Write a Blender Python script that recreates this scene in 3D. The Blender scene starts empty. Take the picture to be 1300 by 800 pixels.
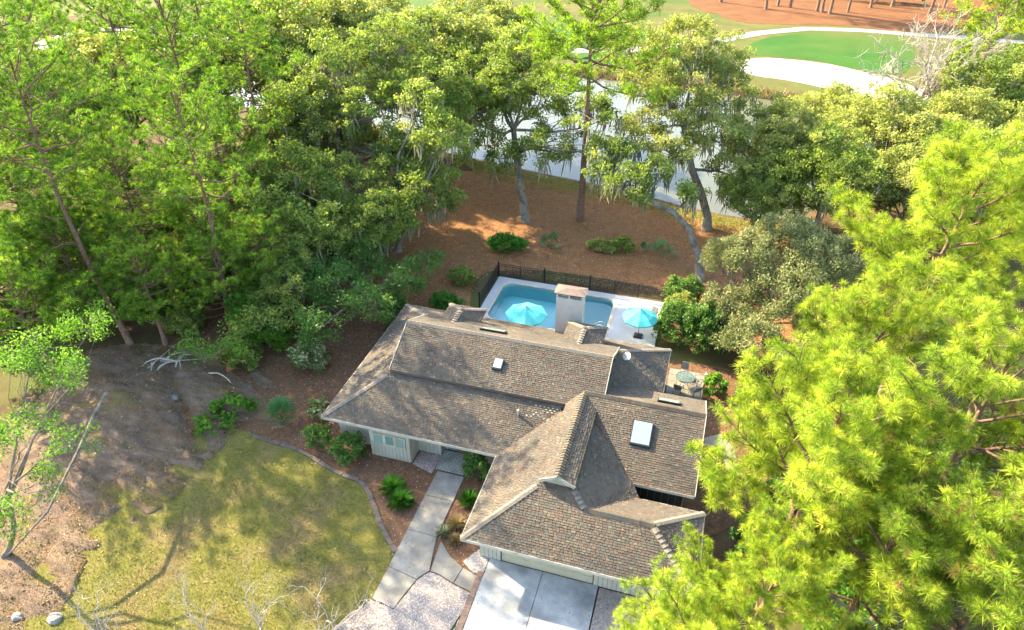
import bpy, math, random
import numpy as np
from mathutils import Vector, Matrix
from mathutils.geometry import tessellate_polygon

SC = bpy.context.scene
COL = SC.collection
R = math.radians
# ------------------------------------------------------------------ camera, sky, sun, exposure
FPX, PITCH, YAW, CAMH = 880.0, R(34.7), R(16.6), 32.0
cam_d = bpy.data.cameras.new('camera')
cam_d.sensor_width = 36.0
cam_d.lens = FPX / 1300.0 * 36.0
cam_d.clip_start = 0.5
cam_d.clip_end = 6000.0
cam = bpy.data.objects.new('camera', cam_d)
COL.objects.link(cam)
cam.location = (0, 0, CAMH)
cam.rotation_euler = (math.pi / 2 - PITCH, 0, YAW)
SC.camera = cam

SUN_EL, SUN_AZ = R(30), R(156)          # azimuth of the sun measured from +X, counter-clockwise
wd = bpy.data.worlds.new('World')
SC.world = wd
wd.use_nodes = True
wn = wd.node_tree
bgn = wn.nodes['Background']
sky = wn.nodes.new('ShaderNodeTexSky')
sky.sky_type = 'NISHITA'
sky.sun_disc = False
sky.sun_elevation = SUN_EL
sky.sun_rotation = R(90) - SUN_AZ
sky.air_density = 1.2
sky.dust_density = 2.0
sky.ozone_density = 1.0
wn.links.new(sky.outputs[0], bgn.inputs[0])
bgn.inputs[1].default_value = 0.15
sun_d = bpy.data.lights.new('sun', 'SUN')
sun_d.energy = 5.0
sun_d.angle = R(0.6)
sun_d.color = (1.0, 0.83, 0.54)
sun = bpy.data.objects.new('sun', sun_d)
COL.objects.link(sun)
sdir = Vector((math.cos(SUN_EL) * math.cos(SUN_AZ), math.cos(SUN_EL) * math.sin(SUN_AZ), math.sin(SUN_EL)))
sun.rotation_euler = sdir.to_track_quat('Z', 'Y').to_euler()
sun.location = (-60, 40, 60)
SC.view_settings.view_transform = 'Standard'
SC.view_settings.look = 'None'
SC.view_settings.gamma = 1.0
SC.view_settings.use_curve_mapping = False
SC.view_settings.exposure = 2.35
SC.cycles.use_adaptive_sampling = True
SC.cycles.adaptive_threshold = 0.03
SC.cycles.max_bounces = 6
SC.cycles.diffuse_bounces = 3
SC.cycles.glossy_bounces = 3
SC.cycles.transmission_bounces = 4
SC.cycles.transparent_max_bounces = 8
SC.cycles.caustics_reflective = False
SC.cycles.caustics_refractive = False

# ------------------------------------------------------------------ survey helpers (photo survey -> metres)
_h = np.array([-math.sin(YAW), math.cos(YAW), 0.0])
_fw = _h * math.cos(PITCH) + np.array([0, 0, -math.sin(PITCH)])
_rt = np.array([math.cos(YAW), math.sin(YAW), 0.0])
_up = np.cross(_rt, _fw)
_C = np.array([0, 0, CAMH])
def ray(px, py): return _fw + _rt * (px - 650.0) / FPX - _up * (py - 400.0) / FPX
def G(px, py, z=0.0):
    d = ray(px, py)
    p = _C + d * ((z - CAMH) / d[2])
    return (float(p[0]), float(p[1]))
def W(px, py, depth):
    p = _C + ray(px, py) * depth
    return np.array(p)

# ------------------------------------------------------------------ materials
MATS = {}
def new_mat(name):
    m = bpy.data.materials.new(name)
    m.use_nodes = True
    MATS[name] = m
    nt = m.node_tree
    return m, nt, nt.nodes['Principled BSDF']
def N(nt, t, **kw):
    n = nt.nodes.new(t)
    for k, v in kw.items(): setattr(n, k, v)
    return n
def ramp(nt, stops, interp='LINEAR'):
    r = N(nt, 'ShaderNodeValToRGB')
    r.color_ramp.interpolation = interp
    el = r.color_ramp.elements
    while len(el) > 1: el.remove(el[-1])
    el[0].position = stops[0][0]; el[0].color = (*stops[0][1], 1)
    for p, c in stops[1:]:
        e = el.new(p); e.color = (*c, 1)
    return r
def noise(nt, scale, detail=4, rough=.6, coords=None, dist=0.0):
    n = N(nt, 'ShaderNodeTexNoise')
    n.inputs['Scale'].default_value = scale
    n.inputs['Detail'].default_value = detail
    n.inputs['Roughness'].default_value = rough
    n.inputs['Distortion'].default_value = dist
    if coords is None:
        g = N(nt, 'ShaderNodeNewGeometry')
        coords = g.outputs['Position']
    nt.links.new(coords, n.inputs['Vector'])
    return n
def mixc(nt, fac, a, b, blend='MIX'):
    m = N(nt, 'ShaderNodeMix', data_type='RGBA', blend_type=blend)
    for sock, v in ((m.inputs[0], fac), (m.inputs[6], a), (m.inputs[7], b)):
        if isinstance(v, (int, float)): sock.default_value = v
        elif isinstance(v, tuple): sock.default_value = (*v, 1) if len(v) == 3 else v
        else: nt.links.new(v, sock)
    return m.outputs[2]
def bump(nt, bs, height, strength=.4, dist=.02):
    b = N(nt, 'ShaderNodeBump')
    b.inputs['Strength'].default_value = strength
    b.inputs['Distance'].default_value = dist
    nt.links.new(height, b.inputs['Height'])
    nt.links.new(b.outputs[0], bs.inputs['Normal'])
def surf(name, c1, c2, scale=3.0, rough=.8, c3=None, s2=.35, bstr=.3, bdist=.02, spec=.3, metal=0.0, fine=40.0):
    """two-tone weathered surface: large blotches, fine grain, slight relief"""
    m, nt, bs = new_mat(name)
    n1 = noise(nt, scale, 5, .65)
    n2 = noise(nt, fine, 3, .7)
    n3 = noise(nt, scale * s2, 3, .5)
    a = ramp(nt, [(.3, c1), (.7, c2)])
    nt.links.new(n1.outputs[0], a.inputs[0])
    col = a.outputs[0]
    if c3:
        r3 = ramp(nt, [(.48, (0, 0, 0)), (.66, (1, 1, 1))])
        nt.links.new(n3.outputs[0], r3.inputs[0])
        col = mixc(nt, r3.outputs[0], col, c3)
    g = ramp(nt, [(.25, (.72, .72, .72)), (.75, (1.12, 1.12, 1.12))])
    nt.links.new(n2.outputs[0], g.inputs[0])
    col = mixc(nt, 1.0, col, g.outputs[0], 'MULTIPLY')
    nt.links.new(col, bs.inputs['Base Color'])
    bs.inputs['Roughness'].default_value = rough
    bs.inputs['Specular IOR Level'].default_value = spec
    bs.inputs['Metallic'].default_value = metal
    if bstr: bump(nt, bs, n2.outputs[0], bstr, bdist)
    return m
def plain(name, c, rough=.5, metal=0.0, spec=.5, var=.12, scale=6.0):
    m, nt, bs = new_mat(name)
    n1 = noise(nt, scale, 4, .6)
    g = ramp(nt, [(.3, tuple(x * (1 - var) for x in c)), (.7, tuple(min(1, x * (1 + var)) for x in c))])
    nt.links.new(n1.outputs[0], g.inputs[0])
    nt.links.new(g.outputs[0], bs.inputs['Base Color'])
    bs.inputs['Roughness'].default_value = rough
    bs.inputs['Metallic'].default_value = metal
    bs.inputs['Specular IOR Level'].default_value = spec
    return m
def leafmat(name, stops, trans=.35, tcol=(1.2, 1.25, .6), rough=.55, spec=.25):
    """foliage: colour from the per-leaf attribute 'v', light passing through the blade"""
    m, nt, bs = new_mat(name)
    at = N(nt, 'ShaderNodeAttribute', attribute_name='v')
    oi = N(nt, 'ShaderNodeObjectInfo')
    ad = N(nt, 'ShaderNodeMath', operation='MULTIPLY_ADD')
    nt.links.new(oi.outputs['Random'], ad.inputs[0])
    ad.inputs[1].default_value = .16
    nt.links.new(at.outputs['Fac'], ad.inputs[2])
    su = N(nt, 'ShaderNodeMath', operation='SUBTRACT')
    nt.links.new(ad.outputs[0], su.inputs[0]); su.inputs[1].default_value = .08
    r = ramp(nt, stops)
    nt.links.new(su.outputs[0], r.inputs[0])
    nt.links.new(r.outputs[0], bs.inputs['Base Color'])
    bs.inputs['Roughness'].default_value = rough
    bs.inputs['Specular IOR Level'].default_value = spec
    tr = N(nt, 'ShaderNodeBsdfTranslucent')
    tc = mixc(nt, 1.0, r.outputs[0], tcol, 'MULTIPLY')
    nt.links.new(tc, tr.inputs[0])
    mx = N(nt, 'ShaderNodeMixShader')
    mx.inputs[0].default_value = trans
    nt.links.new(bs.outputs[0], mx.inputs[1])
    nt.links.new(tr.outputs[0], mx.inputs[2])
    nt.links.new(mx.outputs[0], nt.nodes['Material Output'].inputs[0])
    return m

# ------------------------------------------------------------------ mesh helpers
class MB:
    def __init__(s): s.v, s.f = [], []
    def add(s, vs, fs):
        o = len(s.v)
        s.v += [tuple(map(float, p)) for p in vs]
        s.f += [tuple(i + o for i in f) for f in fs]
        return s
    def box(s, a, b):
        (x0, y0, z0), (x1, y1, z1) = a, b
        return s.add([(x0,y0,z0),(x1,y0,z0),(x1,y1,z0),(x0,y1,z0),(x0,y0,z1),(x1,y0,z1),(x1,y1,z1),(x0,y1,z1)],
                     [(0,3,2,1),(4,5,6,7),(0,1,5,4),(1,2,6,5),(2,3,7,6),(3,0,4,7)])
    def slab(s, poly, z0, z1):
        """extruded convex/concave outline; poly counter-clockwise list of (x,y)"""
        n = len(poly)
        vs = [(x, y, z1) for x, y in poly] + [(x, y, z0) for x, y in poly]
        tr = tessellate_polygon([[Vector((x, y, 0)) for x, y in poly]])
        fs = []
        for t in tr:
            a, b, c = t
            ar = (poly[b][0]-poly[a][0])*(poly[c][1]-poly[a][1])-(poly[b][1]-poly[a][1])*(poly[c][0]-poly[a][0])
            fs.append((a, b, c) if ar > 0 else (a, c, b))
        fs += [(i, n + i, n + (i+1) % n, (i+1) % n) for i in range(n)]
        return s.add(vs, fs)
    def tube(s, pts, rad, sides=6, cap=True):
        pts = [np.array(p, float) for p in pts]
        n = len(pts)
        if isinstance(rad, (int, float)): rad = [rad] * n
        vs = []
        ref = None
        for i, p in enumerate(pts):
            d = pts[min(i+1, n-1)] - pts[max(i-1, 0)]
            d = d / (np.linalg.norm(d) + 1e-9)
            if ref is None: ref = np.array([1, 0, 0]) if abs(d[2]) > .8 else np.array([0, 0, 1.])
            a = np.cross(d, ref); a /= (np.linalg.norm(a) + 1e-9)
            b = np.cross(d, a); ref = -np.cross(a, d) if False else np.cross(a, d)
            for k in range(sides):
                t = 2 * math.pi * k / sides
                vs.append(p + (a * math.cos(t) + b * math.sin(t)) * rad[i])
        fs = []
        for i in range(n - 1):
            for k in range(sides):
                k2 = (k + 1) % sides
                fs.append((i*sides+k, i*sides+k2, (i+1)*sides+k2, (i+1)*sides+k))
        if cap:
            fs.append(tuple(range(sides))); fs.append(tuple(reversed(range((n-1)*sides, n*sides))))
        return s.add(vs, fs)
    def bar(s, a, b, w, h):
        """rectangular bar from a to b; w sideways, h vertical-ish"""
        a, b = np.array(a, float), np.array(b, float)
        d = b - a; d /= np.linalg.norm(d)
        u = np.array([0, 0, 1.]) if abs(d[2]) < .9 else np.array([0, 1., 0])
        x = np.cross(d, u); x /= np.linalg.norm(x)
        y = np.cross(x, d)
        vs = [p + x*sx*w/2 + y*sy*h/2 for p in (a, b) for sx, sy in ((-1,-1),(1,-1),(1,1),(-1,1))]
        return s.add(vs, [(0,1,2,3),(7,6,5,4),(0,4,5,1),(1,5,6,2),(2,6,7,3),(3,7,4,0)])
    def lathe(s, prof, c=(0,0,0), seg=12):
        vs = []
        for r, z in prof:
            for k in range(seg):
                t = 2*math.pi*k/seg
                vs.append((c[0]+r*math.cos(t), c[1]+r*math.sin(t), c[2]+z))
        fs = []
        for i in range(len(prof)-1):
            for k in range(seg):
                k2 = (k+1) % seg
                fs.append((i*seg+k, i*seg+k2, (i+1)*seg+k2, (i+1)*seg+k))
        fs.append(tuple(reversed(range(seg)))); fs.append(tuple(range((len(prof)-1)*seg, len(prof)*seg)))
        return s.add(vs, fs)
    def build(s, name, mat, parent=None, smooth=False, off=None):
        me = bpy.data.meshes.new(name)
        v = s.v
        if off is not None:
            v = [(p[0]-off[0], p[1]-off[1], p[2]-off[2]) for p in v]
        me.from_pydata(v, [], s.f)
        me.materials.append(MATS[mat])
        if smooth: me.shade_smooth()
        me.update()
        return link(name, me, parent, None if parent is not None else off)
def link(name, me, parent=None, loc=None):
    o = bpy.data.objects.new(name, me)
    COL.objects.link(o)
    if parent is not None: o.parent = parent
    if loc is not None: o.location = loc
    return o
def tag(o, label=None, cat=None, group=None, kind=None):
    if label: o['label'] = label
    if cat: o['category'] = cat
    if group: o['group'] = group
    if kind: o['kind'] = kind
    return o
def empty(name, loc, label=None, cat=None, group=None, rz=0.0):
    o = bpy.data.objects.new(name, None)
    o.empty_display_size = .3
    COL.objects.link(o)
    o.location = loc
    o.rotation_euler = (0, 0, rz)
    return tag(o, label, cat, group)
def npmesh(name, V, F, mat, attr=None):
    """V (n,3) verts, F (m,k) faces of one size; attr: per-vertex float 'v'"""
    V = np.asarray(V, np.float32); F = np.asarray(F, np.int32)
    me = bpy.data.meshes.new(name)
    m, k = F.shape
    me.vertices.add(len(V)); me.vertices.foreach_set('co', V.ravel())
    me.loops.add(m * k); me.loops.foreach_set('vertex_index', F.ravel())
    me.polygons.add(m)
    me.polygons.foreach_set('loop_start', np.arange(m, dtype=np.int32) * k)
    if attr is not None:
        a = me.attributes.new('v', 'FLOAT', 'POINT')
        a.data.foreach_set('value', np.asarray(attr, np.float32))
    me.update(calc_edges=True)
    me.materials.append(MATS[mat])
    return me
def inpoly(P, poly):
    x, y = P[:, 0], P[:, 1]
    ins = np.zeros(len(P), bool)
    n = len(poly)
    for i in range(n):
        x0, y0 = poly[i]; x1, y1 = poly[(i+1) % n]
        c = ((y0 > y) != (y1 > y)) & (x < (x1-x0)*(y-y0)/((y1-y0) if y1 != y0 else 1e-9) + x0)
        ins ^= c
    return ins
def pdist(P, poly):
    d = np.full(len(P), 1e9)
    n = len(poly)
    for i in range(n):
        a = np.array(poly[i]); b = np.array(poly[(i+1) % n])
        ab = b - a
        t = np.clip(((P[:, :2]-a) @ ab) / (ab @ ab + 1e-9), 0, 1)
        d = np.minimum(d, np.linalg.norm(P[:, :2] - (a + t[:, None]*ab), axis=1))
    return d
def smooth_poly(poly, sub=6, jit=0.0, seed=1):
    """closed Catmull-Rom outline through the given points with a little natural wobble"""
    rg = random.Random(seed)
    n = len(poly); out = []
    for i in range(n):
        p0, p1, p2, p3 = (np.array(poly[(i+k-1) % n]) for k in range(4))
        for s in range(sub):
            t = s / sub
            q = .5*((2*p1)+(-p0+p2)*t+(2*p0-5*p1+4*p2-p3)*t*t+(-p0+3*p1-3*p2+p3)*t**3)
            out.append((q[0]+rg.uniform(-jit, jit), q[1]+rg.uniform(-jit, jit)))
    return out
def scatter(poly, n, rng):
    P = np.array(poly); lo, hi = P.min(0), P.max(0)
    out = np.zeros((0, 2))
    while len(out) < n:
        q = rng.uniform(lo, hi, (n * 2, 2))
        out = np.vstack([out, q[inpoly(q, poly)]])
    return out[:n]
def ccw(poly):
    a = sum(poly[i][0]*poly[(i+1) % len(poly)][1]-poly[(i+1) % len(poly)][0]*poly[i][1] for i in range(len(poly)))
    return poly if a > 0 else poly[::-1]
def sheet(name, poly, z, mat, thick=0.05, kind='structure', label=None):
    o = MB().slab(ccw(poly), z - thick, z).build(name, mat)
    tag(o, label, None, None, kind)
    return o

# ================================================================== MATERIAL SET
surf('pine_straw', (.19, .085, .034), (.34, .17, .075), 1.4, .95, (.26, .135, .058), .2, .5, .05, .1, 0, 9)
surf('mulch', (.095, .053, .031), (.21, .118, .066), 2.5, .95, (.145, .08, .046), .2, .6, .05, .1, 0, 14)
surf('forest_floor', (.06, .042, .022), (.13, .088, .045), .5, .95, (.10, .115, .028), .3, .5, .06, .1, 0, 7)
m, nt, bs = new_mat('bare_earth')
g_ = N(nt, 'ShaderNodeNewGeometry')
mp = N(nt, 'ShaderNodeMapping'); mp.inputs['Rotation'].default_value = (0, 0, R(26)); mp.inputs['Scale'].default_value = (.22, 1.0, 1.0)
nt.links.new(g_.outputs['Position'], mp.inputs['Vector'])
n1 = noise(nt, 1.6, 6, .7, mp.outputs[0], .4); n2 = noise(nt, .45, 4, .6, mp.outputs[0]); n3 = noise(nt, 12, 4, .75); n4 = noise(nt, .8, 5, .7)
r1 = ramp(nt, [(.25, (.085, .062, .050)), (.45, (.19, .135, .10)), (.6, (.29, .205, .15)), (.75, (.16, .12, .105))])
nt.links.new(n1.outputs[0], r1.inputs[0])
r2 = ramp(nt, [(.55, (0, 0, 0)), (.66, (1, 1, 1))]); nt.links.new(n2.outputs[0], r2.inputs[0])
r4 = ramp(nt, [(.52, (0, 0, 0)), (.62, (1, 1, 1))]); nt.links.new(n4.outputs[0], r4.inputs[0])
c_ = mixc(nt, r2.outputs[0], r1.outputs[0], (.23, .19, .06))
c_ = mixc(nt, r4.outputs[0], c_, (.24, .15, .09))
r3 = ramp(nt, [(.3, (.6, .6, .6)), (.7, (1.2, 1.2, 1.2))]); nt.links.new(n3.outputs[0], r3.inputs[0])
c_ = mixc(nt, 1.0, c_, r3.outputs[0], 'MULTIPLY')
nt.links.new(c_, bs.inputs['Base Color']); bs.inputs['Roughness'].default_value = .95; bs.inputs['Specular IOR Level'].default_value = .1
bump(nt, bs, n3.outputs[0], 1.0, .16)
surf('turf', (.115, .115, .026), (.20, .18, .05), .7, .95, (.18, .135, .062), .5, .5, .04, .1, 0, 18)
surf('fairway', (.020, .085, .008), (.042, .115, .012), .12, .9, (.07, .105, .018), .3, .2, .02, .15, 0, 6)
surf('rough_grass', (.075, .085, .022), (.145, .13, .045), .15, .95, (.065, .10, .02), .5, .3, .03, .1, 0, 3)
surf('bunker_sand', (.42, .40, .37), (.50, .48, .45), .4, .95, None, .3, .2, .02, .1, 0, 5)
surf('cart_path', (.24, .235, .225), (.32, .315, .305), .6, .9, None, .3, .2)
surf('far_straw', (.115, .05, .022), (.20, .09, .04), .25, .95, (.15, .068, .03), .4, .3, .05, .1, 0, 4)
surf('walk_concrete', (.17, .155, .128), (.31, .29, .25), 1.1, .85, (.19, .175, .14), .6, .3, .01, .3, 0, 30)
surf('drive_concrete', (.29, .31, .32), (.44, .46, .465), 1.3, .85, (.21, .22, .225), .45, .35, .01, .3, 0, 22)
surf('pool_deck', (.44, .45, .455), (.53, .535, .535), .8, .8, (.40, .41, .42), .4, .15, .005)
surf('coping', (.46, .40, .31), (.58, .52, .42), 3, .8, None, .3, .2)
surf('pool_plaster', (.40, .86, .87), (.58, .93, .92), .6, .7, None, .3, .05)
surf('pool_ledge', (.60, .72, .72), (.70, .78, .76), .8, .7, None, .3, .05)
surf('gravel_white', (.20, .17, .15), (.36, .32, .29), 9, .95, None, .3, .8, .04, .1, 0, 30)
surf('gravel_grey', (.22, .19, .17), (.42, .37, .33), 9, .95, None, .3, .8, .04, .1, 0, 30)
surf('siding', (.36, .345, .28), (.45, .43, .36), 3, .75, (.38, .365, .30), .4, .15, .005)
surf('siding_dark', (.13, .12, .10), (.19, .175, .14), 3, .9, None, .3, .1)
surf('garage_paint', (.40, .365, .255), (.47, .43, .31), 1.2, .6, None, .3, .05)
surf('trim_paint', (.42, .395, .33), (.52, .49, .425), 3, .6, (.36, .33, .27), .4, .1, .004)
surf('stucco', (.45, .425, .39), (.54, .515, .48), 2.5, .9, (.52, .50, .47), .35, .3, .008)
surf('cap_metal', (.13, .095, .078), (.20, .15, .125), 4, .6, None, .3, .1)
surf('bark_pine', (.13, .075, .05), (.27, .175, .125), 5, .95, None, .3, .9, .05, .1, 0, 12)
surf('bark_oak', (.16, .135, .105), (.32, .28, .225), 4, .95, (.12, .105, .075), .4, .8, .05, .1, 0, 14)
surf('bark_pale', (.34, .29, .235), (.55, .49, .42), 5, .9, None, .3, .5, .02, .1, 0, 20)
surf('rock', (.17, .165, .155), (.30, .29, .275), 3, .9, None, .3, .7, .03)
surf('edging', (.085, .066, .052), (.16, .13, .105), 4, .9, None, .3, .6, .02)
surf('brick_red', (.15, .10, .078), (.26, .18, .14), 7, .9, None, .3, .3, .008)
surf('mortar', (.06, .05, .045), (.10, .085, .075), 7, .95, None, .3, .3)
surf('pebble_pink', (.42, .30, .25), (.60, .48, .42), 8, .9, None, .3, .7, .03, .1, 0, 28)
plain('black_metal', (.018, .018, .02), .45, .3, .5)
plain('dark_metal', (.05, .05, .052), .45, .5, .5)
plain('steel', (.62, .64, .66), .3, .9, .5)
plain('white_paint', (.74, .74, .73), .5)
plain('umbrella_cloth', (.085, .43, .43), .85, 0, .1, .06)
plain('sling', (.20, .19, .175), .8)
plain('dish_grey', (.33, .34, .35), .4)
plain('soffit', (.30, .27, .22), .8)
plain('flower_red', (.55, .05, .06), .6)
plain('slot_shade', (.02, .019, .018), .9)
plain('door_wood', (.16, .085, .04), .5)

def shingle_mat(name, src):
    m, nt, bs = new_mat(name)
    if src == 'v':
        a = N(nt, 'ShaderNodeAttribute', attribute_name='v').outputs['Fac']
    else:
        a = N(nt, 'ShaderNodeObjectInfo').outputs['Random']
    r = ramp(nt, [(0, (.132, .116, .10)), (.16, (.165, .142, .118)), (.34, (.158, .155, .140)), (.52, (.195, .165, .132)),
                  (.70, (.170, .132, .110)), (.80, (.145, .146, .136)), (.90, (.182, .138, .115)), (.96, (.235, .207, .17))], 'CONSTANT')
    nt.links.new(a, r.inputs[0])
    big = noise(nt, .35, 3, .5)
    br = ramp(nt, [(.3, (.50, .49, .475)), (.7, (.76, .71, .635))])
    nt.links.new(big.outputs[0], br.inputs[0])
    fine = noise(nt, 55, 3, .7)
    fr = ramp(nt, [(.25, (.72, .72, .72)), (.75, (1.2, 1.2, 1.2))])
    nt.links.new(fine.outputs[0], fr.inputs[0])
    c = mixc(nt, 1.0, r.outputs[0], br.outputs[0], 'MULTIPLY')
    c = mixc(nt, 1.0, c, fr.outputs[0], 'MULTIPLY')
    nt.links.new(c, bs.inputs['Base Color'])
    bs.inputs['Roughness'].default_value = .92
    bs.inputs['Specular IOR Level'].default_value = .25
    bump(nt, bs, fine.outputs[0], .4, .01)
shingle_mat('shingle', 'v')
shingle_mat('shingle_cap', 'o')
surf('hip_cap', (.15, .13, .105), (.23, .20, .16), 6, .9, None, .3, .4, .01)
surf('roof_deck', (.10, .085, .07), (.14, .12, .10), 6, .95, None, .3, .2)

def water_mat(name, tint, gloss_rough, ior, wave, wstr):
    m, nt, bs = new_mat(name)
    nt.nodes.remove(bs)
    tr = N(nt, 'ShaderNodeBsdfTransparent'); tr.inputs[0].default_value = (*tint, 1)
    gl = N(nt, 'ShaderNodeBsdfGlossy'); gl.inputs['Roughness'].default_value = gloss_rough
    fr = N(nt, 'ShaderNodeFresnel'); fr.inputs[0].default_value = ior
    nz = noise(nt, wave, 3, .5)
    b = N(nt, 'ShaderNodeBump'); b.inputs['Strength'].default_value = wstr; b.inputs['Distance'].default_value = .02
    nt.links.new(nz.outputs[0], b.inputs['Height'])
    nt.links.new(b.outputs[0], gl.inputs['Normal']); nt.links.new(b.outputs[0], fr.inputs['Normal'])
    mx = N(nt, 'ShaderNodeMixShader')
    nt.links.new(fr.outputs[0], mx.inputs[0])
    nt.links.new(tr.outputs[0], mx.inputs[1]); nt.links.new(gl.outputs[0], mx.inputs[2])
    nt.links.new(mx.outputs[0], nt.nodes['Material Output'].inputs[0])
water_mat('pool_water', (.78, .96, .97), .015, 1.5, 2.2, .35)
m, nt, bs = new_mat('pond_water')
bs.inputs['Base Color'].default_value = (.10, .105, .07, 1)
bs.inputs['Roughness'].default_value = .06
bs.inputs['IOR'].default_value = 1.38
bump(nt, bs, noise(nt, 1.3, 4, .6).outputs[0], .12, .02)
m, nt, bs = new_mat('sky_tinted_glass')
bs.inputs['Base Color'].default_value = (.24, .33, .42, 1); bs.inputs['Roughness'].default_value = .05  # blue of the reflected sky put into the pane colour
bs.inputs['IOR'].default_value = 1.6
m, nt, bs = new_mat('frosted_glass')
bs.inputs['Base Color'].default_value = (.40, .42, .46, 1); bs.inputs['Roughness'].default_value = .25
m, nt, bs = new_mat('window_glass')
bs.inputs['Base Color'].default_value = (.12, .22, .20, 1); bs.inputs['Roughness'].default_value = .04
bs.inputs['IOR'].default_value = 1.6
m, nt, bs = new_mat('window_blind')
bs.inputs['Base Color'].default_value = (.20, .28, .24, 1); bs.inputs['Roughness'].default_value = .12
m, nt, bs = new_mat('table_glass')
bs.inputs['Base Color'].default_value = (.10, .16, .14, 1); bs.inputs['Roughness'].default_value = .06
bs.inputs['Alpha'].default_value = .55

leafmat('needles_lime', [(0, (.28, .16, .06)), (.06, (.24, .16, .05)), (.1, (.055, .12, .014)), (.35, (.16, .275, .02)), (.65, (.34, .44, .034)), (1, (.56, .58, .085))], .38, (1.25, 1.2, .5))  # brighter copy of the pine needles with sunlight put into its colour
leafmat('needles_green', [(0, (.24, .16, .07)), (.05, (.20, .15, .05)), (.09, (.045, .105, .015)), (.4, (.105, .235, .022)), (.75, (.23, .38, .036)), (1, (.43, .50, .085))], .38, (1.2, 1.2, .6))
leafmat('needles_far', [(0, (.10, .19, .02)), (.5, (.20, .32, .03)), (1, (.40, .46, .07))], .5)
leafmat('leaf_oak', [(0, (.08, .13, .026)), (.4, (.165, .235, .048)), (.75, (.29, .35, .08)), (1, (.44, .45, .14))], .45)
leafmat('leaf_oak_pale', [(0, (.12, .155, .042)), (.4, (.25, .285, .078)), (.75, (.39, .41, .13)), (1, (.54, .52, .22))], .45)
leafmat('leaf_dark', [(0, (.04, .095, .02)), (.5, (.085, .185, .035)), (1, (.20, .30, .065))], .35)
leafmat('leaf_bright', [(0, (.055, .15, .018)), (.5, (.11, .25, .028)), (1, (.23, .37, .055))], .5)
leafmat('leaf_feather', [(0, (.11, .135, .05)), (.4, (.20, .225, .085)), (.75, (.27, .29, .11)), (1, (.38, .385, .17))], .3, (1.1, 1.1, .8))
leafmat('leaf_variegated', [(0, (.07, .12, .03)), (.45, (.16, .22, .07)), (.6, (.45, .45, .28)), (1, (.6, .58, .42))], .3)
leafmat('blade_green', [(0, (.025, .10, .012)), (.5, (.05, .19, .02)), (1, (.11, .28, .035))], .35)
leafmat('blade_dry', [(0, (.22, .15, .06)), (.5, (.36, .27, .12)), (1, (.48, .40, .22))], .3)
leafmat('palm', [(0, (.03, .10, .03)), (.5, (.065, .18, .06)), (1, (.14, .27, .10))], .3)
leafmat('moss', [(0, (.13, .13, .085)), (.5, (.22, .22, .15)), (1, (.34, .33, .24))], .3, (1, 1, .9))
leafmat('grass', [(0, (.18, .125, .05)), (.25, (.10, .115, .022)), (.55, (.175, .18, .034)), (.85, (.27, .245, .065)), (1, (.33, .27, .12))], .35)
leafmat('litter', [(0, (.085, .048, .03)), (.3, (.18, .10, .055)), (.6, (.32, .175, .08)), (.85, (.44, .27, .14)), (1, (.52, .41, .28))], .1)
leafmat('stones', [(0, (.13, .09, .075)), (.3, (.29, .235, .21)), (.7, (.43, .38, .35)), (1, (.56, .53, .50))], 0.0)
leafmat('reed', [(0, (.16, .10, .05)), (.5, (.28, .185, .10)), (1, (.40, .30, .18))], .2)

# ================================================================== GROUND
rng = np.random.default_rng(11)
POND = smooth_poly([(-120, 96), (-60, 84), (-27.7, 76), (-10, 72.3), (2, 69), (9, 70), (15, 76), (28, 84), (60, 90),
                    (60, 103), (30, 106), (17.5, 109), (5, 111), (-18, 114), (-60, 118), (-120, 126)], 5)
def ground_z(P):
    P = np.atleast_2d(np.asarray(P, float))
    near = (P[:, 1] > 60) & (P[:, 1] < 135) & (P[:, 0] > -130) & (P[:, 0] < 70)
    z = np.zeros(len(P))
    if near.any():
        Q = P[near]
        d = pdist(Q, POND); ins = inpoly(Q, POND)
        sd = np.where(ins, -d, d)
        t = np.clip((1.6 - sd) / 4.0, 0, 1)
        z[near] = -1.5 * t * t * (3 - 2*t)
    return z
xs = np.unique(np.concatenate([np.array([-3000, -1200, -500]), np.arange(-240, 181, 6.), np.arange(-120, 66, 1.5), np.array([-15.35, -15.2, -5.45, -5.3]), np.array([400, 1200, 3000])]))
ys = np.unique(np.concatenate([np.array([-3000, -800, -200]), np.arange(-60, 361, 6.), np.arange(62, 130, 1.2), np.array([42.95, 43.1, 48.85, 49.0]), np.array([700, 1500, 3000])]))
XX, YY = np.meshgrid(xs, ys)
P = np.c_[XX.ravel(), YY.ravel()]
Z = ground_z(P)
Z = np.where((P[:, 0] > -15.3) & (P[:, 0] < -5.35) & (P[:, 1] > 43.0) & (P[:, 1] < 48.95), -2.0, Z)   # pool excavation
nx, ny = len(xs), len(ys)
idx = np.arange(nx*ny).reshape(ny, nx)
F = np.c_[idx[:-1, :-1].ravel(), idx[:-1, 1:].ravel(), idx[1:, 1:].ravel(), idx[1:, :-1].ravel()]
o = link('ground', npmesh('ground', np.c_[P, Z], F, 'forest_floor'))
tag(o, kind='structure')
o = MB().slab([(p[0], p[1]) for p in ccw(POND)], -.62, -.6).build('pond', 'pond_water'); tag(o, kind='structure')

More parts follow.
